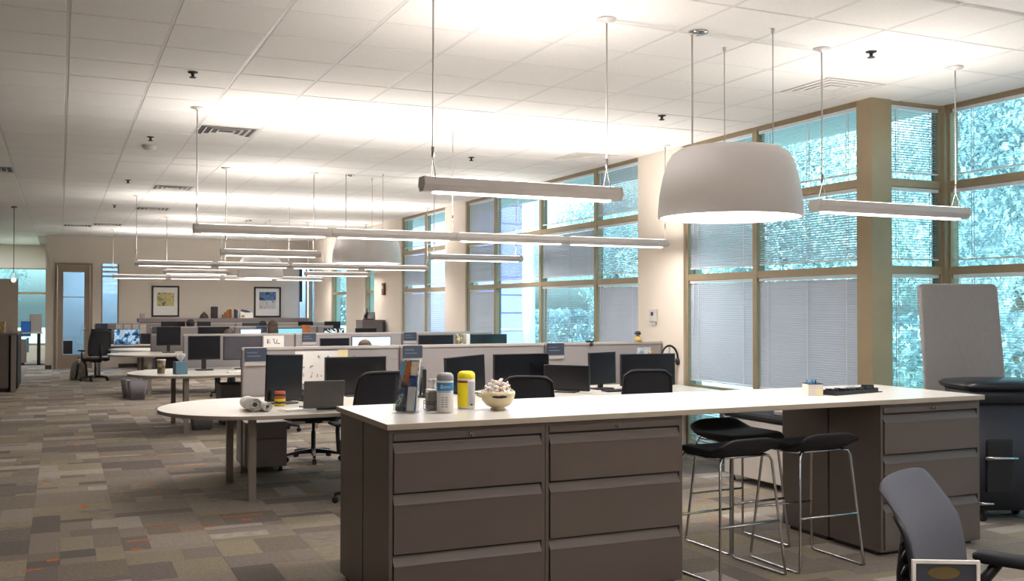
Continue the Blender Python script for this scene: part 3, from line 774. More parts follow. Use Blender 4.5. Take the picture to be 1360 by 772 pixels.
# ================================================================== CUBICLE ROWS
def partition(x0, x1, y, label, posts=(1, 1), feet=True):
    t = empty('partition', ((x0+x1)/2, y, 0), label, 'partition', 'grey cubicle partitions')
    h = (x1-x0)/2
    MB().box(-h+.012, -.026, .64, h-.012, .026, 1.195).build('fabric_panel', m_fabric, t)
    MB().box(-h, -.032, 1.195, h, .032, 1.22).build('top_cap', m_trim, t)
    MB().box(-h+.012, -.03, .61, h-.012, .03, .64).build('bottom_rail', m_trim, t)
    for s in (-1, 1):
        MB().box(s*h-s*.012, -.03, .0 if feet else .61, s*h, .03, 1.195).build('post', m_post, t)
    return t
def nameplate(x, y, label, w_=.21):
    t = empty('name_plate', (x, y-.028, 0), label, 'sign', 'blue-grey name plates on the partitions')
    MB().box(-w_/2, -.010, 1.085, w_/2, -.001, 1.215).build('plate', m_sign, t)
    MB().box(-w_/2, -.007, 1.045, w_/2, -.001, 1.085).build('holder', m_trim, t)
    tx = MB()
    for k, L in ((0, .10), (1, .13)): tx.box(-w_/2+.02, -.0115, 1.165-k*.035, -w_/2+.02+L, -.010, 1.177-k*.035)
    tx.build('text_line', m_signtxt, t)
def desk(x0, x1, y0, y1, label, rounded=False, legs=((0, 0), (1, 0))):
    t = empty('desk', ((x0+x1)/2, (y0+y1)/2, 0), label, 'desk', 'white cubicle desks'); cx, cy = (x0+x1)/2, (y0+y1)/2
    if rounded:
        pts = [(x1, y0)]; pts += [(x1, y1)]
        ry = (y1-y0)/2; ex = x0+.84
        pts = [(x1, y0), (x1, y1)]+[(ex-.84*math.sin(a), cy+ry*math.cos(a)) for a in [PI*k/28 for k in range(29)]]
        pts = [(x-cx, y-cy) for x, y in pts]
    else: pts = [(x0-cx, y0-cy), (x1-cx, y0-cy), (x1-cx, y1-cy), (x0-cx, y1-cy)]
    b = MB().prism(pts, .708, .74); b.mi = [1]*len(b.f); b.mi[-1] = 0
    b.build('desktop', [m_desk, m_deskedge], t, .003)
    for a, c in legs:
        MB().box(a-.03-cx, c-.03-cy, 0, a+.03-cx, c+.03-cy, .708).build('leg', m_leg, t)
    MB().box(max(-(x1-x0)/2+.9, -.9), (y1-y0)/2-.16, .60, (x1-x0)/2-.1, (y1-y0)/2-.10, .705).build('cable_tray', m_dark, t)
    return t
def monitor(u0, u1, vt, vb, Y, label, yaw=0, roll=0, lit=None, w_=None, grp='desktop monitors in the cubicles', desk_z=.74, thick=.035, stand=True):
    a = PX(u0, vt, Y=Y); b = PX(u1, vb, Y=Y); um = (u0+u1)/2
    p = PX(um, vt, Y=Y); q = PX(um, vb, Y=Y); hgt = p.z-q.z
    W = w_ or (b.x-a.x)
    t = empty('monitor', (p.x, Y, desk_z), label, 'monitor', grp, yaw)
    zc = (p.z+q.z)/2-desk_z; h2 = hgt/2; rm = Matrix.Translation((0, 0, zc)) @ Matrix.Rotation(roll, 4, 'Y')
    s = MB().box(-W/2, -.012, -h2, W/2, thick-.012, h2); s.rot(rm); s.build('casing', m_bezel, t, .004)
    s = MB().box(-W/2+.012, -.0135, -h2+.016, W/2-.012, -.0115, h2-.012); s.rot(rm); s.build('display', lit or m_screen, t)
    if stand:
        MB().box(-.03, thick-.012, .02, .03, thick+.010, zc+.03).build('stand_neck', m_bezel, t)
        MB().cbox(-.11, -.07, 0, .11, .10, .014, .004).build('stand_base', m_bezel, t)
    return t
m_lit = mat('screen_lit_blue', '#a9dcf5', .4, noise=.03, nscale=6, emit=.9)
m_lit2 = mat('screen_lit_dim', '#6fb2d8', .4, noise=.03, nscale=6, emit=.6)
m_star = ramp_mat('screen_picture', 7, [(0, '#0c1726'), (.42, '#2f5f8c'), (.5, '#8fb0c4'), (.56, '#8b8f96'), (.66, '#24384e')], .3, emit=.55)

# ---- row A
YA = 9.87
for x0, x1, lab in ((1.60, 3.185, 'grey fabric partition behind the rounded front desk'), (3.195, 4.855, 'grey fabric partition behind the middle front desk'), (4.865, 6.38, 'grey fabric partition at the right of the front row by the window pier')):
    partition(x0, x1, YA, lab)
nameplate(1.73, YA, 'blue-grey name plate at the left end of the front partition')
nameplate(3.33, YA, 'blue-grey name plate on the middle front partition'); nameplate(4.99, YA, 'blue-grey name plate on the right front partition')
desk(.757, 3.185, 8.10, 9.83, 'white desk with rounded end, frontmost on the left', True, ((1.46, 8.45), (1.43, 9.45), (3.10, 8.2)))
desk(3.195, 4.855, 8.45, 9.83, 'white desk in the middle of the front row', False, ((3.25, 8.55), (4.80, 8.55)))
desk(4.865, 6.36, 8.45, 9.83, 'white desk at the right of the front row', False, ((4.92, 8.55), (6.30, 8.55)))
monitor(356, 400, 471, 533, 9.05, 'dark monitor turned sideways on the front desk above a small stack of tins', R_(28), R_(2), None, .40)
monitor(432, 513, 474, 524, 9.55, 'wide dark monitor behind the laptop on the front desk')
monitor(588, 648, 473, 521, 9.35, 'dark monitor slightly turned behind the wipes canisters', R_(15), R_(-3))
monitor(656, 729, 470, 514, 9.45, 'wide dark monitor behind the candy bowl')
monitor(732, 773, 485, 519, 9.1, 'dark monitor turned steeply aside next to the wide one', R_(-48), 0, None, .50)
monitor(779, 821, 468, 510, 9.3, 'dark squarish monitor on the right front desk', R_(10), R_(-1), None, .36)
monitor(826, 895, 470, 512, 9.35, 'wide dark monitor at the right end of the front row', R_(-4))
monitor(556, 570, 489, 522, 9.2, 'narrow dark monitor seen edge-on behind the brochure holder', R_(74), 0, None, .42)
pp = PX(549, 490, Y=8.95)
tag(MB().box(-.05, 0, 0, .05, .004, .26).build('paper_sheet', m_paper, None, 0, (pp.x+.01, 9.0, .743)), 'white paper sheet standing by the edge-on monitor', 'paper')
# laptop
def laptop(p, rz, label):
    t = empty('laptop', p, label, 'laptop', None, rz)
    MB().cbox(-.17, -.12, 0, .17, .12, .018, .004).build('keyboard_base', m_bezel, t)
    l = MB().cbox(-.17, -.006, 0, .17, .006, .24, .003); l.rot(Matrix.Translation((0, -.115, .018)) @ Matrix.Rotation(R_(14), 4, 'X')); l.build('lid', mat('laptop_grey', '#66625f', .4, metal=.4, noise=.04), t)
    b = MB().lathe([(.012, 0), (.012, .002)], 14); b.rot(Matrix.Translation((0, -.124, .05)) @ Matrix.Rotation(PI/2+R_(14), 4, 'X')); b.build('logo', m_steel, t)
laptop((2.05, 8.50, .74), R_(-4), 'open grey laptop seen from behind on the front desk')
# tins under monitor
for k, (c, z) in enumerate((('#b5532a', .066), ('#e0c52e', .0))):
    p = PX(375, 537, Z=.74)
    b = MB().lathe([(.046, 0), (.049, .004), (.049, .058), (.046, .064)], 20).build('tin', mat('tin_%d' % k, c, .4, noise=.05), None, 0, (p.x-.05, p.y-.14, .74+z))
    tag(b, ('orange-brown tin on top of the yellow one before the turned monitor', 'yellow tin on the front desk under an orange one')[k], 'tin')
    MB().lathe([(.0495, .022), (.0495, .040)], 20).build('label_band', m_dark, b)
# newspaper roll
p = PX(334, 545, Z=.74)
t = empty('newspaper_roll', (p.x+.02, p.y-.02, .742), 'rolled white newspaper lying on the rounded front desk', 'newspaper', None, R_(4))
m_news = ramp_mat('newsprint', 50, [(0, '#c9c6c2'), (.40, '#dedbd5'), (.5, '#ebe8e2'), (.66, '#a5a3a6')], .8)
def paper_tube(r, y0, y1, cx, nm):
    b = MB(); n = 26
    for q in range(3):
        ro, ri = r*(1-.24*q), r*(1-.24*q)-.005
        ring = lambda rr, y: [(cx+rr*math.cos(2*PI*k/n), y, r+rr*math.sin(2*PI*k/n)*.92) for k in range(n)]
        b.loft([ring(ri, y0+.004*q), ring(ro, y0+.004*q), ring(ro, y1-.004*q), ring(ri, y1-.004*q), ring(ri, y0+.004*q)], True, False)
    b.build(nm, m_news, t)
paper_tube(.058, -.15, .15, -.03, 'outer_roll'); paper_tube(.040, -.18, .12, .068, 'inner_roll')
p = PX(398, 545, Z=.74)
t = empty('magazine_stack', (p.x-.03, p.y-.03, .74), 'small stack of white magazines before the laptop', 'magazines', None, R_(10))
for k in range(3): MB().box(-.14+.01*k, -.09, .006*k, .14, .09-.008*k, .006*k+.005).build('magazine', m_paper if k != 1 else m_news, t)
t = empty('desk_phone', (2.12, 9.22, .74), 'small black desk phone beside the laptop lid', 'phone', None, R_(20))
MB().loft([[(-.08, -.08, 0), (.08, -.08, 0), (.08, .09, 0), (-.08, .09, 0)], [(-.075, -.075, .025), (.075, -.075, .025), (.075, .08, .085), (-.075, .08, .085)]]).build('body', m_black, t)
MB().tube([(-.055, -.06, .05), (-.055, -.02, .075), (-.055, .04, .10), (-.055, .075, .105)], [.018, .012, .012, .018], 8).build('handset', m_black, t)
# sheet pinned on partition
a = PX(392, 467, Y=YA-.03); b = PX(459, 508, Y=YA-.03)
t = empty('pinned_sheet', ((a.x+b.x)/2, YA-.028, (a.z+b.z)/2), 'large white sketch sheet pinned to the front partition', 'paper')
W, Hh = (b.x-a.x)/2, (a.z-b.z)/2
MB().box(-W, -.003, -Hh, W, 0, Hh).build('sheet', m_paper, t)
ink = MB(); rnd = random.Random(3)
for r in range(4):
    for c_ in range(7):
        if rnd.random() < .75:
            x = -W+.07+c_*.085; z = Hh-.07-r*.085
            for q in range(3): x2 = x+rnd.uniform(-.02, .02); z2 = z+rnd.uniform(-.02, .02); ink.box(x2-.012, -.0036, z2-.0015, x2+.012, -.003, z2+.0015); ink.box(x2-.0015, -.0036, z2-.012, x2+.0015, -.003, z2+.012)
ink.build('pencil_sketch', m_ink, t)['kind'] = 'stuff'
t2 = MB().box(W-.08, -.006, Hh-.10, W+.02, -.003, Hh+.01).build('sticky_note', mat('sticky_yellow', '#e6d7a6', .8), t)
# pedestal on casters
def pedestal(x, y, label, w_=.38, d=.55, h=.44, m=m_ped, z=.05, grp=None):
    t = empty('pedestal', (x, y, 0), label, 'cabinet', grp)
    MB().cbox(-w_/2, -d/2+.02, z, w_/2, d/2, z+h, .004).build('body', m, t)
    f = z+.01
    for k, hh in enumerate((h*.6, h*.36)):
        MB().box(-w_/2+.006, -d/2, f, w_/2-.006, -d/2+.019, f+hh).build('drawer', m, t, .002); f += hh+.006
    for sx in (-1, 1):
        for sy in (-1, 1):
            MB().lathe([(.015, 0), (.022, .006), (.022, .018), (.012, .05)], 10, sx*(w_/2-.05), sy*(d/2-.07)).build('caster', m_black, t)
    return t
pedestal(1.84, 10.12, 'light grey wheeled pedestal under the end of the front desk', .40, .56)
# webcam, figurine, bag things at right end
t = empty('webcam', (PX(783, 457, Y=YA).x, YA, 1.22), 'small black webcam clipped on the front partition top', 'webcam')
MB().box(-.045, -.02, 0, .045, .01, .018).build('body', m_black, t); MB().ball((0, -.045, -.022), .022).build('lens_ball', m_black, t); MB().box(-.008, -.045, -.005, .008, -.02, .012).build('bracket', m_black, t)
p = PX(847, 456, Y=YA)
t = empty('figurine', (p.x, YA, 1.22), 'small figurine with black cap and yellow coat on the partition top', 'figurine')
MB().lathe([(.045, 0), (.05, .01), (.036, .045), (.016, .06)], 14).build('coat', mat('figurine_yellow', '#b79a55', .6, noise=.2, nscale=40), t)
MB().lathe([(.012, .055), (.024, .068), (.024, .082), (.018, .09)], 12).build('head', m_skin, t)
MB().lathe([(.036, .082), (.040, .088), (.034, .10), (.030, .115), (.012, .122)], 14).build('cap', m_black, t)
p = PX(871, 470, Y=9.6)
t = empty('photo_print', (p.x, YA-.03, PX(871, 469, Y=YA).z), 'small grey-white print pinned at the right end of the front partition', 'paper')
MB().box(-.10, -.004, -.10, .085, 0, .07).build('sheet', ramp_mat('print_grey', 30, [(0, '#b9c0c6'), (.5, '#d6d9da'), (.6, '#8f979d')], .7), t)
MB().box(.085, -.004, -.10, .12, 0, .04).build('strip', mat('ochre_strip', '#b8924a', .7), t)
p = PX(889, 478, Y=9.55)
t = empty('headphones', (p.x, 9.55, 1.0), 'black headphones resting over a stand at the right end monitor', 'headphones', None, R_(-8))
arc = [(.105*math.cos(a), 0, .02+.16*math.sin(a)) for a in [PI*k/16 for k in range(17)]]
MB().tube(arc, .012, 8).build('headband', m_black, t)
for s in (-1, 1):
    c = MB().lathe([(.03, -.015), (.042, -.008), (.042, .008), (.03, .015)], 16); c.rot(Matrix.Translation((s*.10, 0, .0)) @ Matrix.Rotation(PI/2, 4, 'Y')); c.build('ear_cup', m_black, t)
MB().tube([(0, 0, -.26), (0, 0, .165)], .012, 8).lathe([(.07, -.26), (.07, -.245)], 20).build('stand', m_steel, t)
t = tag(MB().lathe([(.05, 0), (.055, .01), (.055, .30), (.045, .37), (.02, .41)], 20).build('water_bottle', mat('bottle_grey', '#7f858c', .35, noise=.05), None, 0, (5.98, 9.68, .74)), 'grey domed bottle behind the right end monitor', 'bottle')
p = PX(862, 519, Z=.74)
tag(MB().cbox(-.22, -.07, 0, .22, .07, .018, .004).build('keyboard', m_black, None, 0, (5.35, 9.0, .74)), 'black keyboard on the right front desk', 'keyboard')

# ---- row B
YBR = 14.9
for x0, x1, lab in ((1.60, 3.185, 'grey partition of the second row, left section'), (3.195, 4.855, 'grey partition of the second row, middle section'), (4.865, 6.38, 'grey partition of the second row, right section')):
    partition(x0, x1, YBR, lab)
nameplate(3.40, YBR, 'name plate on the second-row partition seen above the left front desk')
nameplate(4.99, YBR, 'name plate on the second-row partition before the pale pier')
desk(.80, 3.185, 13.10, 14.84, 'white desk with rounded end in the second row', True, ((1.47, 13.3), (1.43, 14.5), (3.1, 13.2)))
desk(3.195, 4.855, 13.62, 14.84, 'white desk in the middle of the second row', False, ((3.25, 13.7), (4.80, 13.7)))
desk(4.865, 6.36, 13.45, 14.84, 'white desk at the right of the second row', False, ((4.92, 13.5), (6.30, 13.5)))
monitor(250, 293, 446, 478, 14.2, 'dark monitor on a slim stand at the left of the second row', R_(4))
monitor(297, 348, 447, 478, 14.3, 'charcoal monitor right of the slim-stand one in the second row', R_(-4), 0, mat('screen_grey', '#47444b', .4, noise=.15, nscale=5))
monitor(425, 464, 449, 474, 14.3, 'dark monitor with pale top edge in the second row')
monitor(467, 519, 447, 476, 14.3, 'lit pale blue monitor in the second row above the front partition', 0, 0, m_lit)
monitor(556, 602, 445, 474, 14.3, 'dark monitor left of the mug, behind the middle front partition')
monitor(625, 673, 444, 474, 14.3, 'dark monitor right of the mug, below the lavender window')
p = PX(610, 452, Y=14.3)
tag(MB().lathe([(.05, 0), (.07, .02), (.075, .2), (.06, .38), (.075, .46)], 16).build('vase', ramp_mat('vase_mottled', 25, [(0, '#5a4d36'), (.45, '#8d8062'), (.58, '#c8bfa6')], .6), None, 0, (p.x, 14.3, .74)), 'mottled brown vase between two dark monitors', 'vase')
p = PX(620, 452, Y=14.35)
tag(MB().box(-.03, -.06, 0, .03, .06, .46).build('white_binder', m_paper, None, .003, (p.x, 14.35, .74)), 'white binder standing beside the mottled vase', 'binder')
# white card with scribble on partition B
a = PX(350, 446, Y=YBR-.05); b = PX(377, 462, Y=YBR-.05)
t = empty('name_card', ((a.x+b.x)/2, YBR-.05, (a.z+b.z)/2), 'white card with grey scribbled mark on the second-row partition', 'card')
W, Hh = (b.x-a.x)/2, (a.z-b.z)/2
MB().box(-W, -.004, -Hh, W, .004, Hh).build('sheet', m_paper, t)
ik = MB(); rnd = random.Random(9)
ik.tube([(-.09, -.006, -.03), (-.09, -.006, .04), (-.06, -.006, .02), (-.09, -.006, 0), (-.05, -.006, -.02)], .006, 5).tube([(-.02, -.006, .03), (.01, -.006, .04), (0, -.006, 0), (.03, -.006, -.03)], .006, 5).tube([(.05, -.006, .03), (.04, -.006, -.02), (.09, -.006, -.03)], .006, 5)
ik.build('scribble', m_ink, t)
# cup, tissue box, keyboard
p = PX(212, 495, Z=.74)
t = empty('cup', (p.x, 13.75, .74), 'tan patterned paper cup on the second-row rounded desk', 'cup')
MB().lathe([(.045, 0), (.056, .17)], 20).build('body', ramp_mat('cup_pattern', 18, [(0, '#5d5a48'), (.45, '#8c8468'), (.55, '#b0783c'), (.6, '#8a8570')], .6), t)
MB().lathe([(.06, .17), (.06, .182), (.052, .186)], 20).build('lid', m_paper, t)
t = empty('tissue_box', (1.42, 13.55, .74), 'blue tissue box with white tissues on the second-row desk', 'tissue box', None, R_(10))
MB().box(-.075, -.075, 0, .075, .075, .16).build('box', mat('tissue_blue', '#5f8296', .6, noise=.05), t, .003)
tt = MB(); rnd = random.Random(5)
for k in range(7):
    a = rnd.uniform(0, 6.3); tt.loft([[(0, 0, .15), (.02, .01, .15), (.0, .02, .15)], [(.07*math.cos(a), .07*math.sin(a), .22+rnd.uniform(0, .05)), (.07*math.cos(a+.9), .07*math.sin(a+.9), .24), (.05*math.cos(a+.5), .05*math.sin(a+.5), .27)]])
tt.build('tissues', m_paper, t)
t = tag(MB().cbox(-.20, -.08, 0, .20, .08, .03, .006).build('keyboard', m_black, None, 0, (2.62, 14.0, .74)), 'dark keyboard on the second-row desk before the charcoal monitor', 'keyboard')
tag(MB().box(-.16, -.1, 0, .16, .1, .012).build('papers', m_paper, None, 0, (2.18, 13.55, .74)), 'flat white papers on the second-row desk', 'paper')
# wire-ish bins
def bin_(x, y, label, rz=0, m=None):
    t = empty('waste_bin', (x, y, 0), label, 'bin', 'grey waste bins', rz)
    rr = [[(a, b, 0) for a, b in rrect(0, 0, .24, .18, .04)], [(a, b, .33) for a, b in rrect(0, 0, .33, .25, .05)], [(a, b, .33) for a, b in rrect(0, 0, .315, .235, .05)], [(a, b, .01) for a, b in rrect(0, 0, .225, .165, .04)]]
    MB().loft(rr, True).build('shell', m or mat('bin_grey', '#6f6c70', .6, noise=.05), t)
    MB().tube([(a, b, .33) for a, b in rrect(0, 0, .325, .245, .05)], .008, 6).build('rim', mat('bin_grey2', '#828084', .6), t)
bin_(1.70, 13.62, 'grey waste bin under the second-row rounded desk')
bin_(1.22, 18.4, 'grey waste bin in front at the third-row desk end'); bin_(1.15, 18.85, 'darker grey waste bin behind the front one', R_(15), m_post)
pedestal(2.2, 14.2, 'grey wheeled pedestal under the second-row desk', .40, .55, .5, m_post)

# ---- row C
YC = 20.55
for x0, x1, lab in ((1.60, 3.185, 'grey partition of the third row, left section'), (3.195, 4.855, 'grey partition of the third row, middle section'), (4.865, 5.2, 'grey partition of the third row, short right section')):
    partition(x0, x1, YC, lab)
nameplate(1.73, YC, 'dark name plate at the left end of the third-row partition')
nameplate(3.72, YC-.02, 'blue-grey name plate in the third row below the blue glazing')
desk(.78, 3.185, 18.85, 20.49, 'white desk with rounded end in the third row', True, ((1.47, 19.0), (1.43, 20.2), (3.1, 19.0)))
desk(3.195, 5.6, 19.05, 20.2, 'white desk in the middle of the third row', False, ((3.25, 19.15), (5.5, 19.15)))
monitor(208, 240, 434, 459, 19.9, 'dark monitor at the left of the third row')
monitor(263, 305, 434, 452, 20.0, 'dark monitor in the third row left of the lit one')
monitor(319, 347, 437, 456, 20.0, 'lit white-blue monitor in the third row before the brown-haired person', 0, 0, m_lit)
monitor(367, 402, 436, 456, 20.05, 'lit blue monitor in the third row right of the long-haired person', 0, 0, m_lit2)
monitor(430, 457, 436, 454, 20.0, 'monitor with white graphics in the third row', 0, 0, ramp_mat('screen_chart', 9, [(0, '#10121c'), (.5, '#cfe0ea'), (.56, '#20283a')], .4, emit=.4))
monitor(472, 500, 436, 454, 19.5, 'dark monitor in the third row before the storage tower')
p = PX(407, 440, Y=20.0)
tag(MB().box(-.08, 0, 0, .08, .12, .5).build('orange_box', mat('orange_card', '#b06a3c', .7, noise=.2, nscale=30), None, 0, (p.x, 20.0, .74)), 'orange patterned box beside the lit blue monitor', 'box')
p0 = PX(483, 427, Y=20.55); p1 = PX(518, 427, Y=20.55)
t = empty('storage_tower', ((p0.x+p1.x)/2, 20.9, 0), 'tall grey storage unit by the window pier with a phone on top', 'cabinet')
h = (min(p1.x, 6.37)-p0.x)/2; t.location.x = p0.x+h
MB().box(-h, -.25, .02, h-.06, .25, 1.30).build('body', m_post, t, .003); MB().box(h-.055, -.26, 0, h, .26, 1.30).build('side_panel', m_sign, t); MB().box(-h, -.265, 1.30, h, .265, 1.33).build('top', m_post, t)
t = empty('desk_phone', (PX(491, 425, Y=20.8).x, 20.85, 1.33), 'black office phone on top of the grey storage unit', 'phone', None, R_(-25))
MB().loft([[(-.12, -.11, 0), (.12, -.11, 0), (.12, .11, 0), (-.12, .11, 0)], [(-.11, -.10, .03), (.11, -.10, .03), (.11, .10, .17), (-.11, .10, .17)]]).build('body', m_black, t)
MB().tube([(-.07, -.10, .07), (-.07, -.02, .13), (-.07, .06, .20), (-.07, .11, .22)], [.03, .018, .018, .03], 8).build('handset', m_black, t)

# ---- row D
YD = 25.0
for x0, x1, lab in ((.72, 2.3, 'grey partition at the far left workstation'), (2.31, 3.9, 'grey partition of the far row, middle section'), (3.91, 6.3, 'grey partition of the far row, right section')):
    partition(x0, x1, YD, lab)
nameplate(.87, YD, 'dark name plate on the far left partition', .26)
t = empty('desk', (1.7, 24.5, 0), 'far desk carrying the lit picture screen', 'desk', 'white cubicle desks')
MB().box(-.95, -.35, .71, 1.2, .42, .74).build('desktop', m_desk, t); MB().box(.3, -.3, .03, 1.15, .4, .71).build('drawer_unit', m_dark, t); MB().box(-.93, -.3, 0, -.87, .4, .71).build('leg', m_leg, t); MB().box(.5, -.315, .55, .9, -.30, .60).build('drawer_handle', m_steel, t); MB().box(.35, -.25, 0, 1.1, .35, .03).build('plinth', m_black, t)
t = empty('round_table', (1.55, 22.9, 0), 'low grey-topped round table at the far left', 'table')
MB().lathe([(.60, .66), (.62, .67), (.62, .69), (.60, .70)], 36).build('tabletop', m_desk, t); MB().lathe([(.25, 0), (.25, .015), (.035, .03), (.035, .66)], 20).build('pedestal', m_leg, t)
monitor(151, 186, 437, 458, 24.5, 'lit monitor showing a grey-blue picture at the far left desk', 0, 0, m_star)
monitor(121, 148, 437, 460, 24.6, 'black monitor at the far left beside the partition')
monitor(187, 201, 443, 458, 24.6, 'small dark monitor beside the lit picture screen')
for u0, u1, lab in ((214, 246, 'thin dark monitor above the third row, left'), (262, 280, 'thin dark monitor above the third row beside dark hair'), (396, 416, 'dark monitor strip in the far row, under the blue glazing'), (431, 452, 'dark monitor strip in the far row, right')):
    monitor(u0, u1, 427, 450, 24.4, lab)
monitor(322, 348, 429, 450, 24.4, 'blue-grey monitor in the far row', 0, 0, m_sign)
desk(2.95, 6.3, 24.0, 24.95, 'long white desk of the far row', False, ((3.05, 24.1), (6.2, 24.1)))
# wall of papers on the far left partition
for k, (u0, u1) in enumerate(((154, 163), (165, 174), (176, 184), (186, 194))):
    a = PX(u0, 431, Y=YD-.03); b = PX(u1, 443, Y=YD-.03)
    tag(MB().box(a.x, YD-.034, b.z, b.x, YD-.028, a.z).build('pinned_note', ramp_mat('notes', 16, [(0, '#cfc9c4'), (.5, '#e0dcd8'), (.6, '#c98a7a'), (.63, '#d8d4d0')], .8)), 'pale note pinned in the row over the far left screen', 'paper', 'notes over the far left screen')
# backpack
p = PX(105, 505, Z=0)
t = empty('backpack', (p.x, p.y+.1, 0), 'grey-white backpack with black straps on the floor by the door', 'backpack', None, R_(20))
b = MB(); rr = []
for z, s in ((0, .95), (.05, 1.05), (.2, 1.0), (.34, .82), (.43, .5), (.46, .2)): rr.append([(x*s, y*s, z) for x, y in rrect(0, 0, .34, .26, .09)])
b.loft(rr, True).build('body', mat('backpack_grey', '#8f877b', .8, noise=.2, nscale=10), t)
for s in (-1, 1): MB().tube([(s*.05, -.11, .42), (s*.08, -.17, .34), (s*.10, -.17, .18), (s*.12, -.13, .04)], .022, 8).build('strap', m_black, t)
MB().tube([(-.03, 0, .45), (-.02, 0, .50), (.02, 0, .50), (.03, 0, .45)], .01, 6).build('top_loop', m_black, t)
# credenza shelf with items before far wall
t = empty('credenza', (4.03, 27.6, 0), 'long dark grey credenza against the far wall below the pictures', 'cabinet')
MB().box(-2.2, -.3, 1.20, 2.2, .3, 1.30).build('top', m_post, t); MB().box(-2.15, -.27, .03, 2.15, .27, 1.20).build('body', m_cab, t)
for k in range(5): MB().box(-2.13+k*.856, -.285, .06, -2.13+k*.856+.84, -.27, 1.17).build('door', m_cab, t)
MB().box(-2.1, -.24, 0, 2.1, .24, .03).build('plinth', m_black, t)
def onshelf(u, Y=27.6): return PX(u, 420, Y=Y).x
x = onshelf(271); t = empty('basket', (x, 27.6, 1.30), 'dark domed bowl on the credenza left of the speaker', 'bowl'); MB().lathe([(.12, 0), (.12, .02), (.09, .09), (.04, .14), (.03, .15)], 18).build('body', mat('dark_brown', '#3a2d26', .6, noise=.2), t); MB().ball((0, 0, .155), .018).build('knob', m_dark, t)
x = onshelf(284.5); t = empty('speaker', (x, 27.6, 1.30), 'black upright speaker on the credenza', 'speaker'); MB().cbox(-.085, -.08, 0, .085, .08, .31, .01).build('cabinet', m_black, t); q = MB().lathe([(.055, 0), (.05, .01), (.02, .004)], 18); q.rot(Matrix.Translation((0, -.08, .12)) @ Matrix.Rotation(PI/2, 4, 'X')); q.build('cone', m_dark, t)
cols = ['#c27a35', '#8f5a30', '#d08a3c', '#c9bfa6', '#3c4a5c', '#2c2c34', '#b9bcc0']
bk = [(296, .03, .10, 1), (299, .035, .16, 4-3), (302, .03, .22, 0), (304.5, .03, .24, 1), (307, .03, .24, 0), (312, .03, .24, 5), (313.8, .025, .22, 4), (316, .03, .22, 6)]
nb = ['small brown book lying left of the orange books on the credenza', 'short brown book on the credenza', 'orange book, leftmost tall one on the credenza', 'brown book between two orange books', 'orange book, rightmost of the orange ones', 'black book at the left of the magazine display', 'navy book beside the black one on the credenza', 'pale book beside the navy one on the credenza']
for k, (u, w_, h, c) in enumerate(bk):
    x = onshelf(u); t = empty('book', (x, 27.6, 1.30), nb[k], 'book', 'books on the credenza')
    MB().box(-w_/2, -.08, 0, w_/2, .08, h).build('cover', mat('book_%d' % c, cols[c], .6), t, .002); MB().box(-w_/2+.004, -.076, h-.004, w_/2-.004, .078, h+.001).build('pages', m_paper, t)
x = onshelf(327); t = empty('magazine_display', (x, 27.6, 1.30), 'sloping white magazine display with dark print on the credenza', 'display')
MB().loft([[(-.16, -.1, 0), (.17, -.1, 0), (.17, .1, 0), (-.16, .1, 0)], [(-.16, 0, .21), (.17, 0, .14), (.17, .1, .15), (-.16, .1, .24)]]).build('stand', m_paper, t)
MB().box(-.14, -.105, .02, -.06, -.095, .08).build('tag', mat('yellow_tag', '#b89a40', .6), t); MB().loft([[(-.15, -.015, .15), (.10, -.015, .15), (.12, -.012, .17), (-.15, -.012, .17)], [(-.15, -.005, .23), (.02, -.01, .21), (.03, 0, .21), (-.15, .005, .24)]]).build('print', m_sign, t)
x = onshelf(189); tag(MB().cbox(-.06, -.06, 0, .06, .06, .13, .01).build('small_box', m_ped, None, 0, (x, 27.6, 1.30)), 'small grey box at the left end of the credenza', 'box')
# pictures
def picture(u0, u1, vt, vb, label, art):
    a = PX(u0, vt, Y=FY-.02); b = PX(u1, vb, Y=FY-.02); W, Hh = (b.x-a.x)/2, (a.z-b.z)/2
    t = empty('framed_picture', ((a.x+b.x)/2, FY, (a.z+b.z)/2), label, 'picture', 'framed pictures on the far wall')
    f = MB(); w_ = .045
    f.box(-W, -.03, -Hh, -W+w_, 0, Hh).box(W-w_, -.03, -Hh, W, 0, Hh).box(-W+w_, -.03, -Hh, W-w_, 0, -Hh+w_).box(-W+w_, -.03, Hh-w_, W-w_, 0, Hh); f.build('frame', m_dark, t)
    MB().box(-W+w_, -.012, -Hh+w_, W-w_, 0, Hh-w_).build('mount', m_paper, t)
    if art == 0: MB().box(-W*.62, -.014, -Hh*.30, W*.62, -.012, Hh*.55).build('print', ramp_mat('art_ochre', 6, [(0, '#8a8570'), (.42, '#b0a878'), (.5, '#c9b676'), (.58, '#6f6c5a'), (.66, '#a39c86')], .6), t)
    else:
        MB().box(-W*.62, -.014, Hh*.1, W*.62, -.012, Hh*.66).build('print', ramp_mat('art_blue', 6, [(0, '#3c4450'), (.45, '#4f80b4'), (.54, '#5c6470'), (.62, '#6b6a6e')], .6), t)
        MB().box(-W*.62, -.014, -Hh*.45, W*.62, -.012, Hh*.08).build('print', ramp_mat('art_grey', 10, [(0, '#c5bfb8'), (.5, '#cfcac4'), (.6, '#8f9296')], .6), t)
picture(201.5, 238, 379.5, 421, 'framed ochre and grey print on the far wall, left picture', 0)
picture(337.5, 373, 381, 421.5, 'framed blue and grey print on the far wall, right picture', 1)
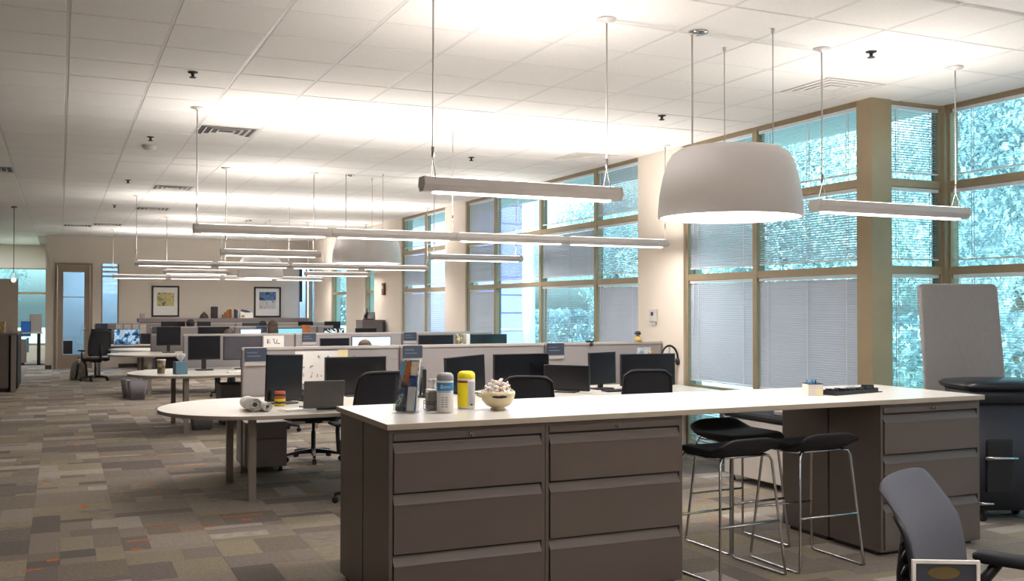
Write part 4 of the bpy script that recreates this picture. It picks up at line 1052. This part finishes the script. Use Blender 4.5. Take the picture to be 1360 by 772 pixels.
# thermostat, fire alarm
p = PX(869, 419, X=WX)
t = empty('thermostat', (WX, p.y, p.z), 'white thermostat on the cream pier between window banks', 'thermostat')
MB().box(-.03, -.075, -.075, 0, .075, .075).build('case', m_fix, t, .004); MB().box(-.032, -.02, -.005, -.029, .03, .04).build('display', m_dark, t); MB().box(-.02, -.05, -.115, 0, .05, -.08).build('bracket', m_fix, t)
p = PX(511, 384, X=WX)
t = empty('fire_alarm', (WX, p.y, p.z), 'small red-brown fire alarm on the pier beside the third window bank', 'alarm')
MB().box(-.05, -.08, -.13, 0, .08, .13).build('case', mat('alarm_red', '#6e3a2a', .5), t, .006); MB().box(-.055, -.03, 0, -.05, .03, .07).build('strobe', m_fix, t)

# ================================================================== FAR LEFT
p = PX(27, 521, Z=0)
LY = p.y; t = empty('reception_counter', (-2.6, LY+.6, 0), 'tall dark counter at the far left edge', 'counter')
xr = -.72-(-2.6)
MB().box(-2.0, -.6, 1.07, xr, 1.5, 1.11).build('top', m_post, t); MB().box(-2.0, -.55, .08, xr-.16, 1.4, 1.07).build('front_panel', m_cab, t); MB().box(xr-.12, -.58, 0, xr-.04, -.40, 1.07).build('leg', m_leg, t); MB().box(-1.95, -.5, 0, xr-.2, 1.35, .08).build('plinth', m_black, t)
MB().box(xr-.16, -.38, .05, xr-.01, 1.4, 1.07).build('side_panel', m_dark, t)
t = empty('privacy_screen', (-2.6, LY+.9, 1.11), 'upright beige screen standing on the tall left counter', 'screen')
MB().box(-1.9, -.04, 0, xr-.04, .04, 1.04).build('panel', mat('screen_beige', '#b9aa9c', .8, noise=.03), t)
p = PX(5, 440, Y=LY+.5); tag(MB().cbox(-.16, -.1, 0, .16, .1, .22, .01).build('basket_box', ramp_mat('basket', 20, [(0, '#8f7a52'), (.5, '#b39a66'), (.6, '#c7b48a')], .8), None, 0, (-1.12, LY+.45, 1.11)), 'tan patterned box on the tall left counter', 'box')
t = empty('glass_pendant', (-.86, 20.3, 0), 'small glowing glass pendant lamp over the left counter', 'lamp')
p = PX(18, 372, Y=20.3); t.location.x = p.x
MB().tube([(0, 0, p.z+.13), (0, 0, CEIL-.01)], .006, 6).build('cord', m_dark, t); MB().lathe([(.05, CEIL-.001), (.05, CEIL-.03)], 16).build('canopy', m_steel, t)
MB().lathe([(.03, p.z+.13), (.06, p.z+.10), (.075, p.z-.02), (.06, p.z-.1)], 20, caps=False).build('glass_shade', glass_mat('lamp_glass', (.95, .92, .9), .1), t); MB().ball((0, 0, p.z), .04).build('bulb', m_glow, t)
t = empty('desk', (-1.2, 30.6, 0), 'desk in the window recess at the far left', 'desk')
MB().box(-.9, -.4, .86, .75, .4, .90).build('desktop', m_desk, t); MB().box(.62, -.35, 0, .70, .35, .86).build('leg', m_dark, t); MB().box(-.85, -.35, 0, -.78, .35, .86).build('leg', m_dark, t)
MB().cbox(-.30, -.3, .06, .35, .3, .70, .01).build('white_cabinet', m_ped, t); MB().box(-.25, -.25, 0, .3, .25, .06).build('plinth', m_black, t); MB().box(.36, -.32, .35, .42, -.22, .75).build('blue_file', m_lit2 if 0 else mat('file_blue', '#7fb0d0', .5), t)
monitor(28, 41, 427, 447, 30.4, 'blue lit monitor in the recess at the far left', 0, 0, mat('screen_navy', '#1e4a86', .4, emit=.35), desk_z=.90)
tag(MB().box(-.16, -.02, 0, .16, .02, .50).build('screen_board', m_ped, None, .004, (PX(47, 440, Y=30.5).x, 30.5, .90)), 'pale upright board right of the recess monitor', 'board')

# ================================================================== PEOPLE (seated, seen over the partitions)
def person(x, y, ztop, rz, label, shirt, hair, long_=False):
    t = empty('person', (x, y, 0), label, 'person', 'seated office workers', rz)
    hz = ztop-.12
    sh = hz-.27; hip = .52
    V = [(0, 0, hip), (0, -.02, (hip+sh)/2), (0, -.01, sh-.04), (0, 0, sh+.05), (0, .01, hz-.03), (0, .02, hz+.05)]
    Rr = [(.15, .13), (.14, .11), (.16, .11), (.055, .055), (.075, .085), (.07, .085)]
    E = [(0, 1), (1, 2), (2, 3), (3, 4), (4, 5)]
    for s in (-1, 1):
        b = len(V)
        V += [(s*.18, -.01, sh-.03), (s*.24, .03, sh-.28), (s*.16, .30, .80), (s*.12, .38, .79)]; Rr += [(.055, .055), (.045, .045), (.033, .033), (.03, .022)]
        E += [(2, b), (b, b+1), (b+1, b+2), (b+2, b+3)]
        V += [(s*.10, .04, hip-.02), (s*.13, .42, .50), (s*.13, .45, .10), (s*.13, .56, .04)]; Rr += [(.09, .09), (.065, .065), (.045, .045), (.04, .03)]
        E += [(0, b+4), (b+4, b+5), (b+5, b+6), (b+6, b+7)]
    me = bpy.data.meshes.new('b'); me.from_pydata(V, E, []); o = bpy.data.objects.new('b', me); C.objects.link(o)
    sk = o.modifiers.new('s', 'SKIN'); sk.use_smooth_shade = True
    for i, r in enumerate(Rr): me.skin_vertices[0].data[i].radius = r
    me.skin_vertices[0].data[0].use_root = True
    o.modifiers.new('u', 'SUBSURF').levels = 2
    bpy.context.view_layer.update()
    m2 = bpy.data.meshes.new_from_object(o.evaluated_get(bpy.context.evaluated_depsgraph_get())); bpy.data.objects.remove(o)
    m2.materials.clear()
    for m in (mat('shirt_'+shirt[1:], shirt, .8, noise=.06), m_skin, mat('trousers', '#2c3038', .8, noise=.06)): m2.materials.append(m)
    for p_ in m2.polygons:
        c = p_.center; p_.material_index = 1 if (c.z > sh+.045 or (c.y > .30 and c.z > .72)) else (2 if c.z < hip+.02 else 0)
    meshobj('body', m2, t)
    for s in (-1, 1): MB().ball((s*.078, .01, hz), .012, .02, .03, 8, 6).build('ear', m_skin, t)
    MB().ball((0, .105, hz-.005), .014, .022, .022, 8, 6).build('nose', m_skin, t)
    mh = mat('hair_'+hair[1:], hair, .7, noise=.25, nscale=50)
    hh = MB(); hh.ball((0, -.005, hz+.02), .098, .108, .105, 18, 12)
    if long_: hh.loft([[(q*math.cos(a), -.05+q2*math.sin(a), z) for a in [2*PI*k/14 for k in range(14)]] for q, q2, z in ((.09, .06, hz+.03), (.10, .065, hz-.10), (.095, .055, hz-.24), (.05, .03, hz-.32))], True)
    hh.build('hair', mh, t)
    # stool base of the chair they sit on
    return t
def pers(u, v, Y, label, shirt, hair, long_=False, rz=0):
    p = PX(u, v, Y=Y); person(p.x, Y, p.z, rz, label, shirt, hair, long_)
    ch = copy_tree(chair); ch.location = (p.x, Y+.02, 0); ch.rotation_euler = (0, 0, rz); tag(ch, 'office chair under the '+label.split(',')[0])
pers(484.5, 451, 13.2, 'person with short brown hair, seated before the lit second-row monitor', '#6a6f80', '#4a3826')
pers(362, 425.5, 18.75, 'person with long dark brown hair, seated in the third row', '#8b6a5c', '#3a2a1e', True)
pers(349, 426, 23.5, 'person with black hair, seated behind the long-haired one', '#5b6672', '#1d1719')
pers(253, 423.5, 23.5, 'person with dark brown hair, seated at the far row left', '#54606c', '#2a211d')
pers(304, 437, 18.3, 'person with brown hair bent low, seated at the third row left of a lit screen', '#77706a', '#3c2e27')

# ================================================================== ISLAND TOP OBJECTS
ZI = 1.02
# brochure holder
p = PX(540, 549, Z=ZI)
t = empty('brochure_holder', (p.x, p.y+.02, ZI), 'clear tall brochure holder with colourful leaflets on the island top', 'holder', None, R_(-38)); t.scale = (1.15, 1.15, 1.13)
m_clear = glass_mat('clear_acrylic', (.93, .95, .96), .10)
tilt = Matrix.Rotation(R_(-15), 4, 'X')
b = MB().box(-.055, -.035, .005, .055, -.032, .17).box(-.055, -.035, .005, -.052, .03, .19).box(.052, -.035, .005, .055, .03, .19).box(-.055, .028, .005, .055, .031, .24); b.rot(tilt); b.build('acrylic_shell', m_clear, t)
MB().box(-.055, -.045, 0, .055, .06, .004).build('foot', m_clear, t)
def sheet(y, x0, x1, z0, z1, m, nm='leaflet'): b = MB().box(x0, y, z0, x1, y+.008, z1); b.rot(tilt); return b.build(nm, m, t)
sheet(.012, -.048, .048, .008, .275, m_paper)
l = sheet(.002, -.050, .046, .008, .268, ramp_mat('leaflet_print', 16, [(0, '#20304e'), (.4, '#31548a'), (.5, '#9aa3ad'), (.57, '#413b40'), (.66, '#c8cbd0')], .35))
for x0, x1, z0, z1, c, nm in ((-.03, .004, .14, .262, '#b5602c', 'orange_print'), (.008, .044, .19, .262, '#d8cdb8', 'cream_print'), (-.005, .044, .12, .185, '#24427c', 'blue_print'), (-.048, -.02, .19, .262, '#6f98b4', 'sky_print'), (-.035, -.006, .125, .16, '#3a261e', 'brown_print'), (-.046, -.01, .06, .12, '#2f5a92', 'blue_print')):
    b = MB().box(x0, -.0004, z0, x1, .002, z1); b.rot(tilt); b.build(nm, mat('print_'+c[1:], c, .35, noise=.15, nscale=60), l)
sheet(-.012, .006, .044, .008, .13, m_paper); sheet(-.020, -.048, -.004, .008, .10, ramp_mat('leaflet_front', 26, [(0, '#3b4148'), (.48, '#7e868d'), (.56, '#d4d6d8'), (.62, '#50555c')], .35))
# wire caddy with pump bottle
p = PX(577, 546, Z=ZI)
t = empty('wire_caddy', (p.x, p.y+.03, ZI), 'small dark wire caddy holding a pump bottle on the island', 'caddy', None, R_(-5))
for z in (.004, .04, .055): MB().tube([(x, y, z) for x, y in rrect(0, 0, .085, .085, .012, 2)]+[(rrect(0, 0, .085, .085, .012, 2)[0][0], rrect(0, 0, .085, .085, .012, 2)[0][1], z)], .002, 6).build('wire_ring', m_black, t)
for x, y in ((-.042, -.042), (.042, -.042), (.042, .042), (-.042, .042), (0, -.0425), (0, .0425)): MB().tube([(x, y, .004), (x, y, .055)], .002, 6).build('upright_wire', m_black, t)
t = empty('pump_bottle', (p.x, p.y+.03, ZI+.006), 'grey square pump bottle with white pump in the wire caddy', 'bottle', None, R_(-5))
MB().cbox(-.036, -.036, 0, .036, .036, .105, .006).build('body', mat('bottle_smoke', '#77736a', .3, noise=.05), t); MB().cbox(-.035, -.035, .105, .035, .035, .118, .004).build('cap', m_fix, t)
MB().lathe([(.016, .118), (.016, .13), (.007, .132), (.007, .165), (.012, .168), (.012, .176)], 14, .01, 0).tube([(.01, 0, .172), (-.022, -.008, .172), (-.028, -.010, .162)], .005, 8).build('pump', m_fix, t)
# wipes canisters
def canister(u, v, label, body, capc, bands, txt=None, r=.0375, hgt=.195, rz=0):
    p = PX(u, v, Z=ZI); t = empty('wipes_canister', (p.x, p.y+r, ZI), label, 'canister', None, rz)
    MB().lathe([(r-.004, 0), (r, .004), (r, hgt*.80), (r-.001, hgt*.805)], 32).build('body', body, t)
    MB().lathe([(r, hgt*.81), (r+.001, hgt*.83), (r, hgt*.93), (r-.010, hgt*.985), (r-.02, hgt)], 32).build('cap', capc, t)
    for a0, a1, z0, z1, m in bands:
        n = max(8, int(abs(a1-a0)/5)); vs = []
        for z in (z0*hgt, z1*hgt):
            for k in range(n+1):
                a = R_(a0+(a1-a0)*k/n); vs.append(((r+.0011)*math.cos(a), (r+.0011)*math.sin(a), z))
        MB().add(vs, [(k, k+1, n+2+k, n+1+k) for k in range(n)], True).build('label_band', m, t)
    return t
m_blue = mat('label_blue', '#2f7fb0', .4, noise=.05); m_cw = mat('canister_white', '#dfdcd8', .4, noise=.02); m_cg = mat('canister_cap_grey', '#8f8e92', .4, noise=.03)
t = canister(595, 549, 'white wipes canister with grey cap and blue label', m_cw, m_cg, [(0, 360, .56, .76, m_blue), (180, 290, .51, .56, mat('label_grey_blue', '#9fb2c4', .5))], r=.047, hgt=.225)
yawc = math.atan2(-t.location.y, -t.location.x)
def ontext(t, s, size, z, m, r, shear=.3):
    mt = Matrix.Translation((math.cos(yawc)*(r+.0025), math.sin(yawc)*(r+.0025), z)) @ Matrix.Rotation(yawc+PI/2, 4, 'Z') @ Matrix.Rotation(PI/2, 4, 'X')
    text_mesh(s, size, m, t, mt, 'lettering', shear)
ontext(t, 'Scott', .029, .148, m_cw, .047)
tl = MB()
for k in range(5):
    for q in range(2): tl.box(-.02+.02*q, 0, .085-.013*k, -.006+.02*q, .0008, .089-.013*k)
o = tl.build('small_print', m_signtxt, t); o.matrix_local = Matrix.Rotation(yawc+PI/2, 4, 'Z') @ Matrix.Translation((0, -.0485, 0))
m_yel = mat('label_yellow', '#f2dc12', .4, noise=.02); m_redb = mat('label_rust', '#8f3a1a', .4); m_pale = mat('label_pale', '#c3c2c8', .5, noise=.08, nscale=80)
yd = math.degrees(yawc)
t = canister(623.5, 544, 'yellow and white wipes canister with yellow cap beside the bowl of sweets', m_cw, m_yel, [(yd-110, yd+8, .06, .70, m_yel), (yd-110, yd+8, .70, .76, m_redb), (yd+10, yd+100, .10, .74, m_pale)], r=.051, hgt=.22)
tl = MB().box(.012, 0, .022, .024, .001, .032); o = tl.build('barcode', m_black, t); o.matrix_local = Matrix.Rotation(yawc+PI/2+.5, 4, 'Z') @ Matrix.Translation((-.012, -.0530, 0))
# candy bowl
p = PX(664, 545, Z=ZI)
t = empty('candy_bowl', (p.x, p.y+.03, ZI), 'round glass bowl heaped with wrapped white sweets on the island', 'bowl', None, yawc+PI/2); t.scale = (1.25, 1.25, 1.25)
m_bowl = mat('bowl_glass_cream', '#d6c8a2', .12, noise=.04)
prof = [(.032, 0), (.038, .002), (.030, .010), (.055, .022), (.074, .045), (.080, .070), (.076, .088)]
inn = [(.073, .088), (.076, .070), (.070, .048), (.05, .028), (.01, .02)]
MB().lathe(prof+inn, 36, caps=False).lathe([(.032, .0), (.001, .0)], 36, caps=False).build('glass', m_bowl, t)
MB().tube([(-.075, 0, .075), (-.095, 0, .078), (-.098, 0, .070), (-.078, 0, .060)], .005, 8).build('handle', m_bowl, t)
b = MB().ball((0, 0, 0), .036, .003, .007, 20, 8); b.rot(Matrix.Translation((.004, -.0775, .066))); b.build('label_plate', m_dark, t)
m_w = [mat('sweet_white', '#efe9e4', .35), mat('sweet_cream', '#e2d8cc', .35, noise=.1, nscale=200), mat('sweet_pink', '#e4cdc4', .35)]
sm = []
for k in range(3):
    b = MB().ball((0, 0, 0), .013, .010, .009, 8, 6)
    for s in (-1, 1): b.loft([[(s*.011, -.002, -.002), (s*.011, .002, -.002), (s*.011, .002, .002), (s*.011, -.002, .002)], [(s*.022, -.009, -.006), (s*.022, .008, -.004), (s*.023, .009, .006), (s*.022, -.008, .005)]])
    sm.append(b.mesh('sweet', m_w[k]))
rnd = random.Random(11)
B0 = t.location; placed = []
for k in range(4000):
    if len(placed) >= 80: break
    a = rnd.uniform(0, 2*PI); q = math.sqrt(rnd.random()); r = .074*q; lay = rnd.choice((0, .022)); r *= (1 if lay == 0 else .68)
    z = .094+.070*(1-q*q)-lay; v = Vector((r*math.cos(a), r*math.sin(a), z))
    if any((v-o).length < .0235 for o in placed): continue
    placed.append(v)
    o = meshobj('wrapped_sweet', sm[k % 3], None, (B0.x+v.x, B0.y+v.y, ZI+z), (rnd.uniform(-.6, .6), rnd.uniform(-.6, .6), rnd.uniform(0, 6)), (1.25, 1.25, 1.35))
    tag(o, 'small white wrapped sweet heaped in the glass bowl', 'sweet', 'wrapped sweets in the bowl')
# pen holder + tray
p = PX(1086, 526, Z=ZI)
t = empty('pen_box', (p.x, p.y+.05, ZI), 'cream square pen box on the right part of the island', 'box', None, R_(-18))
f = MB(); w_ = .052
f.box(-w_, -w_, 0, w_, w_, .004).box(-w_, -w_, .004, -w_+.003, w_, .078).box(w_-.003, -w_, .004, w_, w_, .078).box(-w_+.003, -w_, .004, w_-.003, -w_+.003, .078).box(-w_+.003, w_-.003, .004, w_-.003, w_, .078); f.build('box', mat('box_cream', '#cfc8c0', .5, noise=.06), t)
f = MB(); f.box(-w_-.001, -w_-.001, .078, -w_+.005, w_+.001, .082).box(w_-.005, -w_-.001, .078, w_+.001, w_+.001, .082).box(-w_+.005, -w_-.001, .078, w_-.005, -w_+.005, .082).box(-w_+.005, w_-.005, .078, w_-.005, w_+.001, .082); f.build('rim', m_dark, t)
MB().box(.0, -w_-.0015, .004, w_-.004, -w_-.0003, .045).build('note', mat('note_cream', '#ddd3a8', .7), t)
for k in range(6):
    x, y = rnd.uniform(-.035, .01), rnd.uniform(-.03, .03)
    q = Matrix.Translation((p.x+x*1.0, p.y+.05+y, ZI+.006)) @ Euler((rnd.uniform(-.12, .12), rnd.uniform(-.15, .15), 0)).to_matrix().to_4x4()
    b = MB().lathe([(.0022, 0), (.0045, .012), (.0045, .09), (.0035, .102)], 8).build('pen', m_blue if k < 4 else m_black); b.matrix_world = q
    tag(b, 'blue pen standing in the cream pen box' if k < 4 else 'black pen standing in the cream pen box', 'pen', 'blue pens in the box' if k < 4 else 'black pens in the box')
a = PX(1108, 526, Z=ZI); b_ = PX(1170, 521, Z=ZI); d = (b_-a); L = d.length; cc = (a+b_)/2
t = empty('pod_tray', (cc.x, cc.y+.05, ZI), 'black divided tray with white packets on the island top', 'tray', None, math.atan2(d.y, d.x))
f = MB().box(-L/2, -.055, 0, L/2, .055, .006); f.box(-L/2, -.055, .006, L/2-.05, -.050, .028).box(-L/2, .050, .006, L/2-.05, .055, .034)
f.build('base', m_black, t)
for k in range(6):
    x = -L/2+.004+k*(L-.05)/5
    MB().box(x, -.050, .006, x+.004, .050, .032).build('divider', m_black, t)
for k in range(5):
    x = -L/2+.03+k*(L-.05)/5
    for s in (-1, 1): MB().lathe([(.018, .006), (.023, .034 if k > 1 else .04), (.024, .036 if k > 1 else .042)], 14, x, s*.025).build('pod', m_black, t)
MB().box(L/2-.10, .0, .028, L/2-.02, .05, .05).build('box', m_black, t)
for k in range(4):
    b = MB().box(-.022, -.012, 0, .022, .012, .004).build('packet', m_paper, t); b.location = (-L/2+.14+k*.035, .005-.01*(k % 2), .042+.002*k); b.rotation_euler = (.1, .12, .4*k)

# ================================================================== RIGHT SIDE
# whiteboard leaning
D0 = 8.30
def VP(u, v, D): return PX(u, v, D=D)
tl_, tr_ = VP(1219, 379, D0), VP(1323, 377, D0)
dn = (Vector((0, 0, -1))*1.0+(-Fv)*.17); dn.z = -1
Lb = tl_.z/1.0-.02
wv = (tr_-tl_); wv.z = 0; W = wv.length; wv.normalize(); nrm = wv.cross(dn).normalized(); dn2 = nrm.cross(wv).normalized()
if dn2.z > 0: dn2 = -dn2
Hb = (tl_.z-.03)/(-dn2.z)
t = empty('whiteboard', tuple((tl_+tr_)/2+dn2*Hb), 'pale rounded whiteboard leaning before the bay window', 'whiteboard')
base = t.location.copy(); pts = rrect(0, Hb/2, W, Hb, .04, 6); vs0 = [wv*x-dn2*y for x, y in pts]; off = nrm*.018
MB().loft([[p for p in vs0], [p+off for p in vs0]]).build('board', mat('board_pale', '#b9b4b0', .5, noise=.02), t)
MB().loft([[p*1.0 for p in [wv*x-dn2*y for x, y in rrect(0, Hb/2, W+.012, Hb+.012, .045, 6)]], [p+off*.6 for p in [wv*x-dn2*y for x, y in rrect(0, Hb/2, W+.012, Hb+.012, .045, 6)]]]).build('edge_trim', m_ped, t)
for s in (-1, 1):
    q = wv*s*(W/2-.12); MB().tube([tuple(q-dn2*.03), tuple(q+Vector((0, 0, -.02)))], .012, 8).build('foot', m_steel, t)
# big wheeled bin
t = empty('shredding_bin', (6.60, 5.46, 0), 'large navy black wheeled bin with dark lid at the right edge', 'bin', None, R_(-24)); t.scale = (1, 1, 1.045)
rr = [[(x, y, .09) for x, y in rrect(0, 0, .50, .38, .05)], [(x, y, .30) for x, y in rrect(0, 0, .53, .40, .05)], [(x, y, .90) for x, y in rrect(0, 0, .60, .45, .05)]]
MB().loft(rr, True).build('body', m_bin, t)
MB().loft([[(x, y, .86) for x, y in rrect(0, 0, .62, .47, .05)], [(x, y, .955) for x, y in rrect(0, 0, .65, .50, .05)]], True).build('rim', m_bin, t)
MB().loft([[(x, y, .957) for x, y in rrect(0, 0, .70, .54, .07)], [(x, y, .985) for x, y in rrect(0, 0, .74, .57, .08)], [(x, y, 1.01) for x, y in rrect(0, 0, .68, .52, .09)], [(x, y, 1.025) for x, y in rrect(0, 0, .48, .36, .09)]], True).build('lid', m_binl, t)
MB().box(-.20, -.235, .22, .0, -.185, .60).build('recess', m_black, t, .01)
MB().tube([(-.22, -.25, .47), (.02, -.25, .47)], .012, 8).build('grab_bar', m_chrome, t)
MB().tube([(-.26, -.20, .14), (-.15, -.22, .14)], .012, 8).build('axle', m_chrome, t)
for sx in (-1, 1):
    for sy in (-1, 1):
        w0 = MB().lathe([(.03, -.018), (.055, -.015), (.055, .015), (.03, .018)], 18); w0.rot(Matrix.Translation((sx*.19, sy*.13, .055)) @ Matrix.Rotation(PI/2, 4, 'Y')); w0.box(sx*.19-.022, sy*.13-.02, .055, sx*.19+.022, sy*.13+.02, .10); w0.build('wheel', m_black, t)
# white pedestals with black cushion under window (seen below the island)
t = pedestal(6.00, 7.20, 'white wheeled pedestal with black cushion top beyond the stools', .60, 1.05, .52, mat('pedestal_white', '#cdc5be', .5, noise=.02), .07)
MB().cbox(-.32, -.54, .60, .32, .54, .66, .02).build('cushion', m_blackseat, t)
tag(MB().cbox(-.05, -.09, 0, .05, .09, .035, .006).build('tissue_pack', m_ped, None, 0, (5.85, 7.05, .66)), 'small pale box on the black cushion', 'box')
# foreground chair
def big_chair():
    p = PX(1226, 690, D=3.70)
    t = empty('office_chair', (p.x, p.y, 0), 'dark grey mesh office chair in the right foreground', 'chair')
    fwd = (Rv*.72-Fv*.62); fwd.z = 0; fwd.normalize(); t.rotation_euler = (0, 0, math.atan2(fwd.y, fwd.x)-PI/2)
    def bp(u, v):
        wv_ = .28*(1-.10*v**2.2); s = 2*u-1
        y = .02+.030*math.sin(PI*v)-.085*max(0, v-.62)**1.3*1.8+.022*s*s-.09*v+.03; z = .56+.44*v-.010*s*s*v*v-(.025*abs(s)**8)*v
        return Vector((s*wv_, y, z))
    n = 16; vs = []; fs = []
    for s in (0, 1):
        for j in range(n+1):
            for i in range(n+1): vs.append(bp(i/n, j/n)+Vector((0, -.010*s, 0)))
    N = (n+1)**2
    for j in range(n):
        for i in range(n): a = j*(n+1)+i; fs.append((a, a+1, a+n+2, a+n+1)); fs.append((N+a+n+1, N+a+n+2, N+a+1, N+a))
    for i in range(n): a = n*(n+1)+i; fs.append((a, a+1, N+a+1, N+a)); fs.append((i, N+i, N+i+1, i+1))
    for j in range(n): a = j*(n+1); fs.append((a, a+n+1, N+a+n+1, N+a)); a += n; fs.append((a, N+a, N+a+n+1, a+n+1))
    MB().add(vs, fs, True).build('backrest_mesh', m_mesh2, t)
    for s in (0, 1):
        MB().tube([bp(s, j/10)+Vector((0, -.012, 0)) for j in range(0, 9)], .011, 8).build('side_rib', m_black, t)
    MB().tube([Vector((0, -.02, .42)), Vector((0, -.07, .48)), Vector((0, -.075, .62)), Vector((0, -.06, .86))], [.025, .03, .025, .015], 8).build('spine', m_black, t)
    for k in range(5): MB().tube([Vector((-.17, -.02, .60+k*.055)), Vector((0, -.06, .60+k*.055)), Vector((.17, -.02, .60+k*.055))], .007, 6).build('lumbar_rib', m_black, t)
    q = MB(); q.loft([[(x*s, .26+y*s, z) for x, y in rrect(0, 0, .50, .48, .1)] for z, s in ((.43, .92), (.45, 1), (.485, 1), (.505, .9))], True); q.build('seat', m_blackseat, t)
    for s in (-1, 1):
        a = MB().tube([(s*.20, .16, .42), (s*.29, .14, .45), (s*.30, .12, .56), (s*.295, .18, .64)], [.024, .028, .026, .02], 10).build('armrest', m_black, t)
        pd = MB(); pd.loft([[(s*.295+x*q2, .22+y*q2, z) for x, y in rrect(0, 0, .09, .26, .04)] for z, q2 in ((.640, .85), (.652, 1), (.668, 1), (.678, .88))], True); pd.build('arm_pad', m_blackseat, a)
    MB().lathe([(.03, .06), (.032, .13), (.02, .14), (.02, .43)], 14, 0, .26).build('gas_column', m_black, t)
    for k in range(5):
        a = 2*PI*k/5; mx = Matrix.Translation((0, .26, 0)) @ Matrix.Rotation(a, 4, 'Z')
        l = MB().loft([[(.02, -.026, .075), (.02, .026, .075), (.02, .022, .125), (.02, -.022, .125)], [(.31, -.014, .062), (.31, .014, .062), (.31, .010, .085), (.31, -.010, .085)]]); l.rot(mx); lg = l.build('base_leg', m_black, t)
        w0 = MB().lathe([(.020, -.02), (.0275, -.018), (.0275, .018), (.020, .02)], 14); w0.rot(mx @ Matrix.Translation((.295, 0, .0275)) @ Matrix.Rotation(PI/2, 4, 'X')); w0.build('caster', m_black, lg)
big_chair()
# small framed photo on a table just below the frame
p = PX(1257, 745, D=2.75)
zt = .74
tcen = PX(1257, 800, Z=zt)
t = empty('side_table', (p.x+.12, p.y-.42, 0), 'table below the photo frame, mostly out of view', 'table', None, -YAW)
t.location = Vector((p.x, p.y, 0))+Vector((Rv.x, Rv.y, 0))*.1-Vector((Fv.x, Fv.y, 0))*.30
MB().box(-.6, -.35, .70, .6, .35, .74).build('tabletop', m_desk, t)
for sx in (-1, 1):
    for sy in (-1, 1): MB().box(sx*.55-.02, sy*.30-.02, 0, sx*.55+.02, sy*.30+.02, .70).build('leg', m_leg, t)
hg = p.z-.74
t = empty('framed_photo', (p.x, p.y, .74), 'small white photo frame with a dark picture at the bottom right edge', 'photo frame', None, -YAW-R_(3))
W = 44/FPX*2.75; fw = .009
MB().box(-W, 0, 0, -W+fw, .012, hg).box(W-fw, 0, 0, W, .012, hg).box(-W+fw, 0, hg-fw, W-fw, .012, hg).box(-W+fw, 0, 0, W-fw, .012, fw).build('frame', mat('frame_white', '#b9b4b0', .5), t)
MB().box(-W+fw, .006, fw, W-fw, .010, hg-fw).build('print', mat('photo_dark', '#1d222e', .5, noise=.2, nscale=12), t)
b = MB().ball((-.005, .0055, hg-.035), .045, .0012, .018, 20, 8); b.build('print_shape', mat('photo_olive', '#4e3f12', .5, noise=.2, nscale=20), t)
MB().box(-.01, .012, 0, .01, .05, hg*.6).build('strut', m_dark, t)
